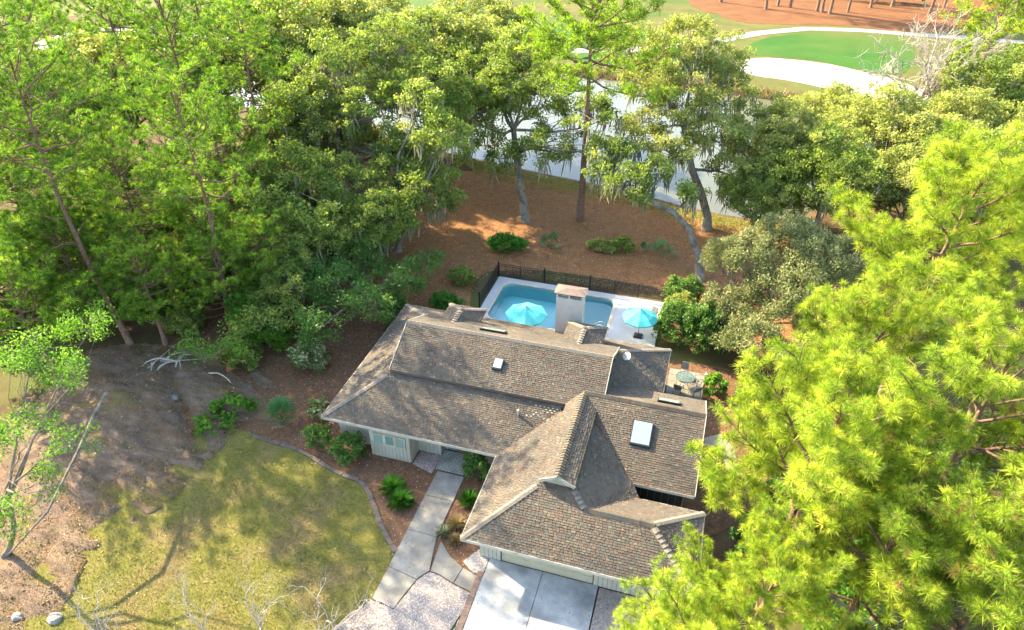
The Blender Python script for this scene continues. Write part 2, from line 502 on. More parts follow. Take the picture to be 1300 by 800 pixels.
# backyard: pine straw under the trees, grassy pond bank, mulch round the house
sheet('pine_straw_yard', smooth_poly([(-34, 43), (-17.5, 41), (-17, 50.5), (0, 51), (7, 44), (14, 50), (10, 62), (2, 65.3), (-10, 68.5), (-24, 71), (-34, 68), (-38, 55)], 6, .25, 3), .03, 'pine_straw', .06)
sheet('pond_bank', smooth_poly([(-60, 80.5), (-30, 73.5), (-24, 69.5), (-10, 67.3), (2, 63.6), (12, 64), (9, 67.4), (2, 67.2), (-10, 70.6), (-27.7, 74.3), (-60, 82.2)], 6, .12, 4), .021, 'turf', .05)
sheet('mulch_bed', smooth_poly([(-37, 30), (-30, 24.5), (-25.6, 25.8), (-21.1, 25.9), (-17.4, 24.7), (-15.6, 22.6), (-13.4, 20.6), (-12.6, 19.2), (-7.6, 18.6), (-6, 24), (4, 27), (7, 36), (4, 42), (-8, 40.6), (-17.5, 40.6), (-24, 44), (-34, 43), (-38, 37)], 6, .08, 5), .0255, 'mulch', .05)
LAWN = smooth_poly([G(215, 575), G(290, 545), G(345, 562), G(380, 573), G(427, 600), G(459, 614), G(474, 641), G(485, 671), G(504, 704), G(480, 752), G(455, 800), G(440, 860), G(60, 900), G(0, 800), G(60, 680), G(150, 620)], 6, .05, 6)
sheet('lawn', LAWN, .035, 'turf', .05)
EARTH = smooth_poly([G(262, 592), G(300, 560), G(350, 545), G(380, 530), G(330, 470), G(230, 440), G(120, 440), G(20, 520), G(-60, 640), G(-60, 800), G(60, 800), G(130, 690), G(215, 640)], 5, .1, 7)
# bare, rutted earth sloping beside the lawn (real relief)
P = np.array(EARTH); lo, hi = P.min(0), P.max(0)
st = .2
gx, gy = np.arange(lo[0], hi[0], st), np.arange(lo[1], hi[1], st)
XX, YY = np.meshgrid(gx, gy)
Q = np.c_[XX.ravel(), YY.ravel()]
ins = inpoly(Q, EARTH); d = np.where(ins, pdist(Q, EARTH), 0)
def vnoise(Q, sx, sy, seed, ang=0.0):
    r = np.random.default_rng(seed)
    T = r.random((64, 64))
    c, s = math.cos(ang), math.sin(ang)
    u = (Q[:, 0]*c + Q[:, 1]*s) / sx; v = (-Q[:, 0]*s + Q[:, 1]*c) / sy
    iu, iv = np.floor(u).astype(int), np.floor(v).astype(int)
    fu, fv = u-iu, v-iv
    fu, fv = fu*fu*(3-2*fu), fv*fv*(3-2*fv)
    g = lambda a, b: T[a % 64, b % 64]
    return (g(iu, iv)*(1-fu)+g(iu+1, iv)*fu)*(1-fv)+(g(iu, iv+1)*(1-fu)+g(iu+1, iv+1)*fu)*fv
ang = R(-26)
hz = .35*vnoise(Q, 7, 1.1, 1, ang) + .22*vnoise(Q, 2.5, .6, 2, ang) + .13*vnoise(Q, .6, .45, 3) + .07*vnoise(Q, .33, .28, 5) + .25*vnoise(Q, 6, 5, 4)
mc = np.array(G(235, 470)); dm = np.linalg.norm(Q - mc, axis=1)
hz += .6*np.exp(-(dm/4.0)**2)
gul = [np.array(G(215, 470)), np.array(G(235, 520)), np.array(G(252, 575))]
dg = np.minimum(*[np.linalg.norm(Q-(a+np.clip(((Q-a)@(b-a))/((b-a)@(b-a)), 0, 1)[:, None]*(b-a)), axis=1) for a, b in zip(gul[:-1], gul[1:])])
hz -= .75*np.exp(-(dg/.55)**2)
rag = .26*(vnoise(Q, 2.6, .9, 31, ang)-.5) + .20*(vnoise(Q, .8, .5, 32)-.5)
hz = np.where(ins, .035 + rag*np.clip(1.5-d/4.5, 0, 1) + np.clip((d-1.0)/5.0, 0, 1)*hz - .05*np.clip(1-d/.8, 0, 1), -.3)
nx, ny = len(gx), len(gy)
idx = np.arange(nx*ny).reshape(ny, nx)
F = np.c_[idx[:-1, :-1].ravel(), idx[:-1, 1:].ravel(), idx[1:, 1:].ravel(), idx[1:, :-1].ravel()]
keep = ins[F].any(1)
me = npmesh('bare_earth_slope', np.c_[Q, hz], F[keep], 'bare_earth')
me.shade_smooth()
tag(link('bare_earth_slope', me), kind='structure')
EZ = (gx, gy, hz.reshape(ny, nx))
def earth_z(x, y):
    i, j = int((x-gx[0])/st), int((y-gy[0])/st)
    if 0 <= i < nx and 0 <= j < ny: return max(0.0, float(EZ[2][j, i]))
    return 0.0

# golf course beyond the pond
sheet('golf_rough', [(-260, 350), (-260, 132), (-60, 121), (-18, 116.3), (5, 113.4), (17.5, 111.4), (30, 108.6), (60, 105.5), (140, 104), (180, 350)], .04, 'rough_grass', .06)
C7 = lambda x, y: G(700 + x/2.1667, y/2.1667)
sheet('golf_bunker', smooth_poly([C7(500, 178), C7(560, 162), C7(640, 164), C7(760, 178), C7(880, 205), C7(960, 225), C7(1040, 262), C7(1000, 285), C7(900, 270), C7(760, 245), C7(650, 222), C7(540, 205)], 6, .1, 8), .075, 'bunker_sand', .05)
sheet('golf_green', smooth_poly([C7(520, 150), C7(570, 112), C7(660, 96), C7(800, 92), C7(960, 104), C7(1000, 150), C7(960, 205), C7(860, 196), C7(740, 170), C7(600, 156)], 6, .1, 9), .065, 'fairway', .05)
sheet('golf_fairway', smooth_poly([(-45, 126), (-20, 120.5), (-2, 118.5), (2, 125), (-6, 140), (-25, 150), (-50, 142)], 6, .3, 10), .06, 'fairway', .05)
sheet('golf_fairway_far', smooth_poly([G(400, 45), G(450, 5), G(560, 2), G(680, 30), G(600, 50), G(500, 60)], 6, .3, 10), .06, 'fairway', .05)
sheet('far_pine_straw', smooth_poly([C7(380, 8), C7(420, -60), C7(1250, -60), C7(1180, 50), C7(1110, 84), C7(960, 88), C7(800, 72), C7(560, 66), C7(470, 45)], 6, .5, 12), .07, 'far_straw', .05)
PATH = [C7(0, 140), C7(200, 140), C7(420, 120), C7(570, 92), C7(700, 80), C7(840, 84), C7(1000, 96), C7(1150, 106), C7(1350, 122)]
w = []
for i, p in enumerate(PATH):
    a, b = np.array(PATH[max(0, i-1)]), np.array(PATH[min(len(PATH)-1, i+1)])
    t = (b-a)/np.linalg.norm(b-a); nn = np.array([-t[1], t[0]])
    w.append((np.array(p)+nn*1.5, np.array(p)-nn*1.5))
sheet('cart_path', [tuple(x[1]) for x in w] + [tuple(x[0]) for x in w[::-1]], .085, 'cart_path', .05)

def EARTH_DEBRIS():
    q = scatter(EARTH, 5000, rng)
    qz = np.array([earth_z(a, b) for a, b in q])
    stuff('leaf_litter', quads(np.c_[q, qz+.02], rng.uniform(.06, .2, len(q)), rng, .5, 1.2, np.clip(rng.normal(.45, .25, len(q)), 0, 1)), 'litter', 'dead leaves and bark bits strewn over the bare earth slope', 'leaves')
    q = scatter(LAWN, 2600, rng)
    stuff('lawn_leaves', quads(np.c_[q, np.full(len(q), .09)], rng.uniform(.05, .12, len(q)), rng, .5, 1.5), 'litter', 'scattered brown leaves lying on the front lawn', 'leaves')
    q = np.vstack([scatter(WALK, 260, rng), scatter([(-7.7, 17), (-1.9, 17), (-1.9, 21.8), (-7.7, 21.8)], 260, rng)])
    stuff('paving_leaves', quads(np.c_[q, np.full(len(q), .105)], rng.uniform(.04, .1, len(q)), rng, .5, 2.5), 'litter', 'a few dead leaves on the front walk and driveway', 'leaves')
# ---- leaf-sized scatter (litter, grass, stones) as ground cover
def quads(C, size, rng, aspect=.5, upb=.6, v=None, axis=None):
    n = len(C)
    nn = rng.normal(size=(n, 3)); nn /= np.linalg.norm(nn, axis=1)[:, None]
    nn[:, 2] += upb; nn /= np.linalg.norm(nn, axis=1)[:, None]
    t = rng.normal(size=(n, 3)) if axis is None else axis + rng.normal(size=(n, 3))*.35
    t -= (t*nn).sum(1)[:, None]*nn; t /= (np.linalg.norm(t, axis=1)[:, None]+1e-9)
    b = np.cross(nn, t)
    s = np.asarray(size)[:, None] if np.ndim(size) else size
    V = np.empty((n, 4, 3))
    V[:, 0] = C - t*s*.5; V[:, 1] = C + b*s*.5*aspect + t*s*.08
    V[:, 2] = C + t*s*.5; V[:, 3] = C - b*s*.5*aspect + t*s*.08
    F = np.arange(n*4).reshape(n, 4)
    a = np.repeat(rng.random(n) if v is None else v, 4)
    return V.reshape(-1, 3), F, a
def blades(C, h, wdt, rng, lean=.5, v=None):
    n = len(C)
    an = rng.uniform(0, 2*math.pi, n)
    sd = np.c_[np.cos(an), np.sin(an), np.zeros(n)]
    tip = rng.normal(size=(n, 3))*lean; tip[:, 2] = 1
    tip *= (h*rng.uniform(.5, 1.2, n))[:, None]
    w_ = wdt*rng.uniform(.6, 1.3, n)[:, None]
    V = np.stack([C - sd*w_/2, C + sd*w_/2, C + tip], 1).reshape(-1, 3)
    return V, np.arange(n*3).reshape(n, 3), np.repeat(rng.random(n) if v is None else v, 3)
def stuff(name, arrs, mat, label, cat):
    me = npmesh(name, *arrs[:2], mat, arrs[2])
    return tag(link(name, me), label, cat, None, 'stuff')

HOLE = [(-20, 27.3), (-8.6, 27.3), (-8.6, 21.4), (2.5, 21.4), (2.5, 33), (0, 39.5), (-20, 39.5)]
WALK = [(-12.9, 17.5), (-10.9, 17.5), (-10.9, 28), (-12.9, 28)]
q = scatter(LAWN, 80000, rng)
# the lawn thins out and turns to straw towards the bare slope on its left
dl = pdist(q, EARTH)
de = np.where(inpoly(q, EARTH), -dl, dl)
q = q[rng.random(len(q)) < np.clip((de+5.0)/8.0, .06, 1)]
patch = vnoise(q, 2.2, 2.2, 21)*.5 + vnoise(q, .7, .7, 22)*.3
gz = np.array([max(.03, earth_z(a_, b_)-.01) for a_, b_ in q])
stuff('grass', blades(np.c_[q, gz], .085, .03, rng, .7, np.clip(patch*1.1+rng.normal(0, .15, len(q)), 0, 1)), 'grass', 'short patchy winter grass growing over the front lawn', 'grass')
MULCH = [(-36, 30), (-30, 25.5), (-25.6, 26.1), (-21.1, 26.2), (-17.2, 25.0), (-15.2, 22.6), (-13.2, 20.8), (-12.6, 19.4), (-8, 21), (-6, 24), (4, 27), (7, 36), (4, 42), (-8, 40.6), (-17.5, 40.6), (-24, 44), (-34, 43)]
q = scatter(MULCH, 26000, rng)
q = q[~inpoly(q, HOLE) & ~inpoly(q, WALK)]
stuff('fallen_leaves', quads(np.c_[q, rng.uniform(.04, .07, len(q))], rng.uniform(.05, .12, len(q)), rng, .5, 1.5), 'litter', 'brown fallen leaves lying over the mulch beds round the house', 'leaves')
BACK = [(-33, 45), (-17.5, 43), (-17, 50.3), (0, 50.5), (6, 46), (12, 51), (8, 62), (2, 64.5), (-10, 68), (-24, 70), (-33, 67)]
q = scatter(BACK, 30000, rng)
stuff('pine_straw', quads(np.c_[q, rng.uniform(.045, .08, len(q))], rng.uniform(.09, .2, len(q)), rng, .4, 2.0, np.clip(rng.normal(.5, .22, len(q)), 0, 1)), 'litter', 'rust coloured pine straw and leaves covering the back yard', 'pine straw')
EARTH_DEBRIS()
q = scatter(EARTH, 9000, rng)
qz = np.array([earth_z(a, b) for a, b in q])
stuff('weeds', blades(np.c_[q, qz-.02], .12, .05, rng, .9), 'grass', 'thin dry weeds scattered over the bare earth slope', 'weeds')
q = scatter(smooth_poly([(-60, 80.5), (-30, 73.5), (-24, 69.5), (-10, 67.3), (2, 63.6), (9, 67.4), (2, 67.2), (-10, 70.6), (-27.7, 74.3), (-60, 82.2)], 4), 12000, rng)
stuff('bank_grass', blades(np.c_[q, np.full(len(q), .0)], .2, .07, rng, .7, np.clip(rng.normal(.8, .15, len(q)), 0, 1)), 'grass', 'grass along the near bank of the pond, tinted sunlit yellow', 'grass')  # sunlit yellow of the bank put into the blade tones
fb = [(-60, 119.2), (-18, 114.6), (5, 111.8), (17.5, 109.6), (30, 107), (60, 104)]
pts = []
for a, b in zip(fb[:-1], fb[1:]):
    n = int(260*math.dist(a, b)/10)
    t = rng.random(n)[:, None]
    pts.append(np.array(a)+(np.array(b)-np.array(a))*t + np.c_[np.zeros(n), rng.uniform(-1.0, 1.3, n)])
q = np.vstack(pts)
stuff('reeds', blades(np.c_[q, ground_z(q)-.05], 1.0, .16, rng, .35), 'reed', 'brown dry reeds lining the far bank of the pond', 'reeds')

# ================================================================== PAVING, EDGES, GRAVEL
def slabs(parent_name, polys, z0, z1, mat, piece='slab'):
    root = empty(parent_name, (polys[0][0][0], polys[0][0][1], 0)); root['kind'] = 'structure'
    for p in polys:
        MB().slab(ccw(p), z0, z1).build(piece, mat, root, off=tuple(root.location))
    return root
WX0, WX1 = -12.75, -11.02
S5 = [G(560, 688), G(571, 707), G(587, 721.5), G(575.5, 741), G(556, 729), G(546.5, 726)]
S6 = [G(588, 722), G(603, 731), G(617, 736), G(605, 756), G(576.3, 741.5)]
slabs('front_walk', [[(WX0, 24.93), (WX1, 24.93), (WX1, 26.85), (WX0, 26.85)], [(WX0, 22.35), (WX1, 22.35), (WX1, 24.9), (WX0, 24.9)],
      [(WX0, 19.85), G(529, 736), G(545, 725.5), (WX1, 22.32), (WX0, 22.32)], [(WX0, 17.9), G(500, 773), G(516, 752), G(528.5, 737), (WX0, 19.82)], S5, S6], .0, .085, 'walk_concrete')
dv = []
for y0, y1 in ((17.72, 21.85), (13.55, 17.69), (9.4, 13.52), (5.2, 9.37)):
    dv += [[(-7.75, y0), (-4.84, y0), (-4.84, y1), (-7.75, y1)], [(-4.81, y0), (-1.88, y0), (-1.88, y1), (-4.81, y1)]]
slabs('driveway', dv, .0, .095, 'drive_concrete')
sheet('white_verge', [(-9.4, 12), (-8.15, 12), (-8.15, 18.1), G(581, 793)], .07, 'pool_deck', .05)
GRAV = ccw([G(545, 727), G(556, 730.5), G(575, 742.5), G(604, 757.5), G(600, 765), (-8.2, 18.2), (-9.4, 12), (-15.5, 12), (-13.6, 16.4), (-12.75, 17.8), G(500, 774.5), G(517, 753.5), G(530, 737)])
sheet('white_gravel_bed', GRAV, .06, 'gravel_white', .05)
GR2 = ccw([G(588, 714), G(606, 700), G(621, 690), (-7.8, 21.9), (-7.8, 20.6), G(612, 731), G(601, 728)])
sheet('corner_gravel_bed', GR2, .06, 'gravel_white', .05)
GR3 = [(-1.8, 17), (2.6, 17), (2.6, 21.8), (-1.8, 21.8)]
sheet('side_gravel_bed', GR3, .06, 'gravel_grey', .05)
GR4 = ccw([(-14.45, 27.0), (-13.05, 26.6), (-12.95, 28.15), (-14.45, 28.15)])
sheet('entry_pebble_bed', GR4, .06, 'pebble_pink', .05)
def stones(poly, n, s0, s1, z, vlo, vhi):
    q = scatter(poly, n, rng)
    C = np.c_[q, np.full(n, z)]
    s = rng.uniform(s0, s1, n)
    a = rng.uniform(0, math.pi, n)
    u = np.c_[np.cos(a), np.sin(a), np.zeros(n)]*s[:, None]; w_ = np.c_[-np.sin(a), np.cos(a), np.zeros(n)]*(s*rng.uniform(.5, .9, n))[:, None]
    k = np.c_[np.zeros(n), np.zeros(n), s*rng.uniform(.35, .7, n)]
    V = np.stack([C+u, C+w_, C-u, C-w_, C+k, C-k], 1).reshape(-1, 3)
    b = np.array([(0, 1, 4), (1, 2, 4), (2, 3, 4), (3, 0, 4)])
    F = (np.arange(n)[:, None, None]*6 + b[None]).reshape(-1, 3)
    return V, F, np.repeat(rng.uniform(vlo, vhi, n), 6)
stuff('white_gravel', stones(GRAV, 9000, .022, .05, .065, .15, 1), 'stones', 'pinkish white gravel filling the bed beside the driveway', 'gravel')
stuff('corner_gravel', stones(GR2, 1600, .022, .05, .065, .1, 1), 'stones', 'pale gravel at the left corner of the garage', 'gravel')
stuff('side_gravel', stones(GR3, 4000, .022, .05, .065, 0, .7), 'stones', 'grey brown gravel right of the garage door', 'gravel')
stuff('entry_pebbles', stones(GR4, 900, .02, .05, .065, 0, .6), 'stones', 'pink pebbles beside the brick entry step', 'pebbles')
q = scatter([G(455, 770), G(476, 750), G(500, 770), G(520, 800), G(500, 830), G(430, 830)], 900, rng)
stuff('spilled_gravel', stones([G(455, 772), G(476, 752), G(497, 766), G(515, 790), G(500, 830), G(430, 830)], 1400, .02, .045, .09, .1, .8), 'stones', 'loose gravel spilled over the end of the front walk', 'gravel')
# driveway brick edging, each brick its own piece
root = empty('brick_edging', (-7.95, 17.5, 0), 'narrow brick edging between driveway and white gravel bed', 'edging')
bm_ = MB().box((-.16, -.045, 0), (.16, .045, .1)); be = bm_.build('brick', 'brick_red', root)
for i in range(1, 62):
    c = be.copy(); COL.objects.link(c); c.location = (random.Random(i).uniform(-.012, .012), i*.105, random.Random(i+5).uniform(-.01, .01))
for c in list(root.children): c.location.y -= 3.0
# curved stone edging between lawn and mulch
edge_px = [(318, 553), (345, 562), (380, 573), (427, 600), (459, 614), (474, 641), (485, 671), (504, 704)]
ep = [np.array(G(*p)) for p in edge_px]
dense = []
for i in range(len(ep)-1):
    p0, p1, p2, p3 = ep[max(i-1, 0)], ep[i], ep[i+1], ep[min(i+2, len(ep)-1)]
    for s in range(20):
        t = s/20
        dense.append(.5*((2*p1)+(-p0+p2)*t+(2*p0-5*p1+4*p2-p3)*t*t+(-p0+3*p1-3*p2+p3)*t**3))
dense.append(ep[-1])
root = empty('lawn_edging', (dense[0][0], dense[0][1], 0), 'curved grey stone edging between front lawn and mulch bed', 'edging')
acc, last = 0, dense[0]
rr = random.Random(4)
for p in dense[1:]:
    dd = p-last
    L = np.linalg.norm(dd)
    if L < .55: continue
    t = dd/L; nn = np.array([-t[1], t[0]])*rr.uniform(.10, .15)
    a, b = last+t*.012, p-t*.012
    zt = rr.uniform(.09, .13)
    MB().slab(ccw([tuple(a-nn), tuple(b-nn), tuple(b+nn), tuple(a+nn)]), 0, zt).build('stone', 'edging', root, off=tuple(root.location))
    last = p

# ================================================================== HOUSE
HX, HY = -9.0, 30.0
HO = (HX, HY, 0.0)
house = empty('house', HO, 'low sprawling house with brown shingle hip roofs and pale board siding', 'house')
ZE, K = 2.5, .5
MX0, MX1, MY0, MY1 = -20.3, -.35, 26.95, 39.9
MR, MRZ = 33.42, 6.0
UX0, UX1, UF, UB = -17.05, -3.6, 30.3, 36.55
AX, AZ, AFY = -4.77, 4.9, 24.3
AW = .92
GX0, GY0 = -8.95, 20.93
CY_, CXR = 23.5, .27
GX1 = CXR + (CY_-GY0)
AR = -.59
BY_, BX1, BEY = 31.1, 2.24, 26.85
zf = lambda y: ZE + K*(y-MY0)
zA = lambda x: ZE + K*(x-GX0)
zB = lambda y: AZ - K*(BY_-y)
zC = lambda y: ZE + K*(y-GY0)
ZC = zC(CY_)
zup = lambda y: MRZ - K*abs(y-MR)
zAup = lambda x: AZ - K*abs(x-AX)
V2 = 25.75 + (AZ-4.88)*2
planes = {}
def pl(name, pts, up, base=None): planes[name] = ([np.array(p, float) for p in pts], np.array(up, float), base)
vy = -8.95 - MY0
pl('main_front', [(MX0, MY0, ZE), (GX0, MY0, ZE), (GX0+UF-MY0, UF, zf(UF)), (MX0+UF-MY0, UF, zf(UF))], (0, 1, 0))
pl('main_left', [(MX0, MY1, ZE), (MX0, MY0, ZE), (MX0+3.4, MY0+3.4, ZE+1.7), (MX0+3.4, MY1-3.4, ZE+1.7)], (1, 0, 0))
pl('main_right', [(MX1, 31.2, ZE), (MX1, MY1, ZE), (MX1-3.4, MY1-3.4, ZE+1.7), (MX1-3.4, 31.2, ZE+1.7)], (-1, 0, 0))
pl('main_back', [(MX1, MY1, ZE), (MX0, MY1, ZE), (MX0+3.5, MY1-3.5, ZE+1.75), (MX1-3.5, MY1-3.5, ZE+1.75)], (0, -1, 0))
pl('upper_front', [(UX0, UF-.06, zup(UF-.06)), (UX1, UF-.06, zup(UF-.06)), (UX1, MR, MRZ), (UX0, MR, MRZ)], (0, 1, 0))
pl('upper_back', [(UX1, UB+.06, zup(UB+.06)), (UX0, UB+.06, zup(UB+.06)), (UX0, MR, MRZ), (UX1, MR, MRZ)], (0, -1, 0))
xs_ = AX-AW+.1
pl('garage_left', [(GX0, MY0+.0, ZE), (GX0, GY0, ZE), (xs_, GY0+xs_-GX0, zA(xs_)), (xs_, MY0+(xs_-GX0), zA(xs_))], (1, 0, 0))
pl('gable_left', [(AX-AW, 31.0, zAup(AX-AW)), (AX-AW, AFY-.12, zAup(AX-AW)), (AX, AFY-.12, AZ), (AX, BY_+.3, AZ)], (1, 0, 0))
pl('gable_right', [(AX+AW, AFY-.12, zAup(AX+AW)), (AX+AW, BY_-AW, zAup(AX+AW)), (AX, BY_, AZ), (AX, AFY-.12, AZ)], (-1, 0, 0))
t = CY_-GY0
hx = AR-(AFY-GY0)
pl('garage_front', [(GX0, GY0, ZE), (GX1, GY0, ZE), (CXR, CY_, ZC), (GX0+t, CY_, ZC)], (0, 1, 0))
pl('garage_front_top', [(GX0+t, CY_, ZC), (AR-t, CY_, ZC), (hx, AFY, zC(AFY)), (GX0+AFY-GY0, AFY, zC(AFY))], (0, 1, 0), (GX0, GY0, ZE))
xr = AX+AW-.06
zAr = lambda x: ZE + K*(AR-x)
pl('garage_inner', [(AR, GY0+2*t, ZE), (V2-BEY, BEY, zB(BEY)), (xr, V2-xr, zAr(xr)), (xr, GY0+AR-xr, zAr(xr)), (AR-t, CY_, ZC)], (-1, 0, 0))
pl('ridge_c_back', [(GX1, CY_+t, ZE), (AR, CY_+t, ZE), (AR-t, CY_, ZC), (CXR, CY_, ZC)], (0, -1, 0))
pl('ridge_c_right', [(GX1, GY0, ZE), (GX1, CY_+t, ZE), (CXR, CY_, ZC)], (-1, 0, 0))
pl('wing_front', [(V2-BEY, BEY, zB(BEY)), (BX1, BEY, zB(BEY)), (BX1, BY_, AZ), (AX, BY_, AZ), (AX, V2-AX, zB(V2-AX))], (0, 1, 0))
pl('wing_back', [(BX1, 34.0, AZ-K*2.9), (-4.4, 34.0, AZ-K*2.9), (AX, BY_, AZ), (BX1, BY_, AZ)], (0, -1, 0))
for i, (dx, dy) in enumerate(((-14.7, 37.06), (-6.07, 37.35))):
    w_, zr = 1.35, 5.0
    pl(f'dormer{i}_left', [(dx-w_, dy+w_, zr-K*w_), (dx-w_, 35.2, zr-K*w_), (dx, 35.2, zr), (dx, dy, zr)], (1, 0, 0))
    pl(f'dormer{i}_right', [(dx+w_, 35.2, zr-K*w_), (dx+w_, dy+w_, zr-K*w_), (dx, dy, zr), (dx, 35.2, zr)], (-1, 0, 0))
    pl(f'dormer{i}_end', [(dx+w_, dy+w_, zr-K*w_), (dx-w_, dy+w_, zr-K*w_), (dx, dy, zr)], (0, -1, 0))
# roof body: deck planes with thickness (eave boards)
rf = MB()
for pts, up, _b in planes.values():
    n = len(pts)
    lo_ = [p - np.array([0, 0, .02]) for p in pts]; lo2 = [p - np.array([0, 0, .16]) for p in pts]
    rf.add(lo_ + lo2, [tuple(range(n)), tuple(reversed(range(n, 2*n)))] + [(i, n+i, n+(i+1) % n, (i+1) % n) for i in range(n)])
roof = rf.build('roof', 'roof_deck', house, off=HO)
# shingles: every course laid as separate overlapping tabs, clipped to the plane's outline
def clip(poly, a, b, c):
    """keep a*x+b*y<=c"""
    out = []
    for i in range(len(poly)):
        p, q = poly[i], poly[(i+1) % len(poly)]
        dp, dq = a*p[0]+b*p[1]-c, a*q[0]+b*q[1]-c
        if dp <= 0: out.append(p)
        if dp*dq < 0:
            s = dp/(dp-dq); out.append((p[0]+(q[0]-p[0])*s, p[1]+(q[1]-p[1])*s))
    return out
sv, sf, sa = [], [], []
rs = random.Random(8)
EXPO, TABW, TH = .13, .21, .022
for name, (pts, up, base) in planes.items():
    nrm = np.zeros(3)
    for i in range(len(pts)): nrm += np.cross(pts[i], pts[(i+1) % len(pts)])
    nrm /= np.linalg.norm(nrm)
    if nrm[2] < 0: nrm = -nrm
    vup = up - nrm*(up@nrm); vup /= np.linalg.norm(vup)
    uu = np.cross(vup, nrm)
    o3 = pts[0]
    P2 = [((p-o3)@uu, (p-o3)@vup) for p in pts]
    P2 = ccw(P2)
    m = len(P2)
    umin, umax = min(p[0] for p in P2), max(p[0] for p in P2)
    vmin, vmax = min(p[1] for p in P2), max(p[1] for p in P2)
    r = 0
    v0 = vmin
    if base is not None:
        vb = (np.array(base)-o3)@vup; v0 = vb + math.floor((vmin-vb)/EXPO)*EXPO; r = int(round((v0-vb)/EXPO))
    while v0 < vmax - .01:
        u0 = umin - rs.random()*TABW - (r % 2)*TABW*.5
        while u0 < umax:
            w_ = TABW*rs.uniform(.8, 1.2)
            g = .010
            cell = [(u0+g, v0), (u0+w_-g, v0), (u0+w_-g, v0+EXPO+.02), (u0+g, v0+EXPO+.02)]
            u0 += w_
            cl = cell
            for i in range(m):
                (x0, y0), (x1, y1) = P2[i], P2[(i+1) % m]
                a_, b_ = (y1-y0), -(x1-x0)
                cl = clip(cl, a_, b_, a_*x0+b_*y0)
                if len(cl) < 3: break
            if len(cl) < 3: continue
            th = TH*rs.uniform(.6, 1.5)
            n = len(cl); b0 = len(sv)
            val = rs.random()
            for (x, y) in cl:
                hgt = .004 + th*(1-(y-v0)/(EXPO+.02))
                sv.append(o3+uu*x+vup*y+nrm*hgt); sa.append(val)
            for (x, y) in cl:
                sv.append(o3+uu*x+vup*y-nrm*.012); sa.append(val)
            sf.append(tuple(range(b0, b0+n)))
            for i in range(n): sf.append((b0+i, b0+n+i, b0+n+(i+1) % n, b0+(i+1) % n))
        v0 += EXPO; r += 1
me = bpy.data.meshes.new('shingles')
me.from_pydata([tuple(np.array(p)-np.array(HO)) for p in sv], [], sf)
a = me.attributes.new('v', 'FLOAT', 'POINT'); a.data.foreach_set('value', np.array(sa, np.float32))
me.materials.append(MATS['shingle'])
tag(link('shingles', me, roof), kind='stuff')
# ridge caps, one saddle-shaped tab after another
def cap_mesh(name, L, w_, drop, mat):
    b = MB()
    V = []
    for x, h in ((0, .065), (L*1.05, .012)):
        V += [(x, -w_, h-drop), (x, 0, h+.01), (x, w_, h-drop), (x, -w_, h-drop-.03), (x, w_, h-drop-.03)]
    b.add(V, [(0, 1, 6, 5), (1, 2, 7, 6), (0, 5, 8, 3), (2, 4, 9, 7), (0, 3, 4, 2, 1), (5, 6, 7, 9, 8)])
    me = bpy.data.meshes.new(name); me.from_pydata(b.v, [], b.f); me.materials.append(MATS[mat]); me.update()
    return me
def caps(a, b, me, L, name='ridge_cap'):
    a, b = np.array(a, float), np.array(b, float)
    d = b-a; ln = np.linalg.norm(d); d /= ln
    y = np.cross([0, 0, 1], d); y /= np.linalg.norm(y); z = np.cross(d, y)
    rot = Matrix((d, y, z)).transposed().to_euler()
    for i in range(int(ln/L)):
        o = link(name, me, roof)
        o.location = tuple(a + d*(i*L) - np.array(HO)); o.rotation_euler = rot
ridge_me = cap_mesh('ridge_cap', .2, .2, .095, 'shingle_cap')
caps((AX, AFY-.15, AZ), (AX, BY_, AZ), ridge_me, .2)
caps((AX, BY_, AZ), (BX1+.02, BY_, AZ), ridge_me, .2)
caps((AR-t, CY_, ZC), (CXR, CY_, ZC), ridge_me, .2)
flat_me = cap_mesh('ridge_cap_pale', .26, .19, .09, 'hip_cap')
caps((UX0-.03, MR, MRZ), (UX1+.03, MR, MRZ), flat_me, .26)
hip_me = cap_mesh('hip_cap', .26, .17, .045, 'hip_cap')
def hip(a, b): caps(a, b, hip_me, .26, 'hip_cap')
hip((MX0, MY0, ZE), (UX0, MY0+3.25, ZE+1.625)); hip((MX0, MY1, ZE), (UX0, MY1-3.25, ZE+1.625)); hip((MX1, MY1, ZE), (UX1, MY1-3.25, ZE+1.625))
hip((GX0, GY0, ZE), (GX0+AFY-GY0-.1, AFY-.1, zC(AFY-.1))); hip((GX1, GY0, ZE), (CXR, CY_, ZC)); hip((GX1, CY_+t, ZE), (CXR, CY_, ZC)); hip((AR-t, CY_, ZC), (hx, AFY, zC(AFY)))
for dx, dy in ((-14.7, 37.06), (-6.07, 37.35)):
    hip((dx, 35.3, 5.0), (dx, dy, 5.0)); hip((dx-1.35, dy+1.35, 5-.675), (dx, dy, 5)); hip((dx+1.35, dy+1.35, 5-.675), (dx, dy, 5))
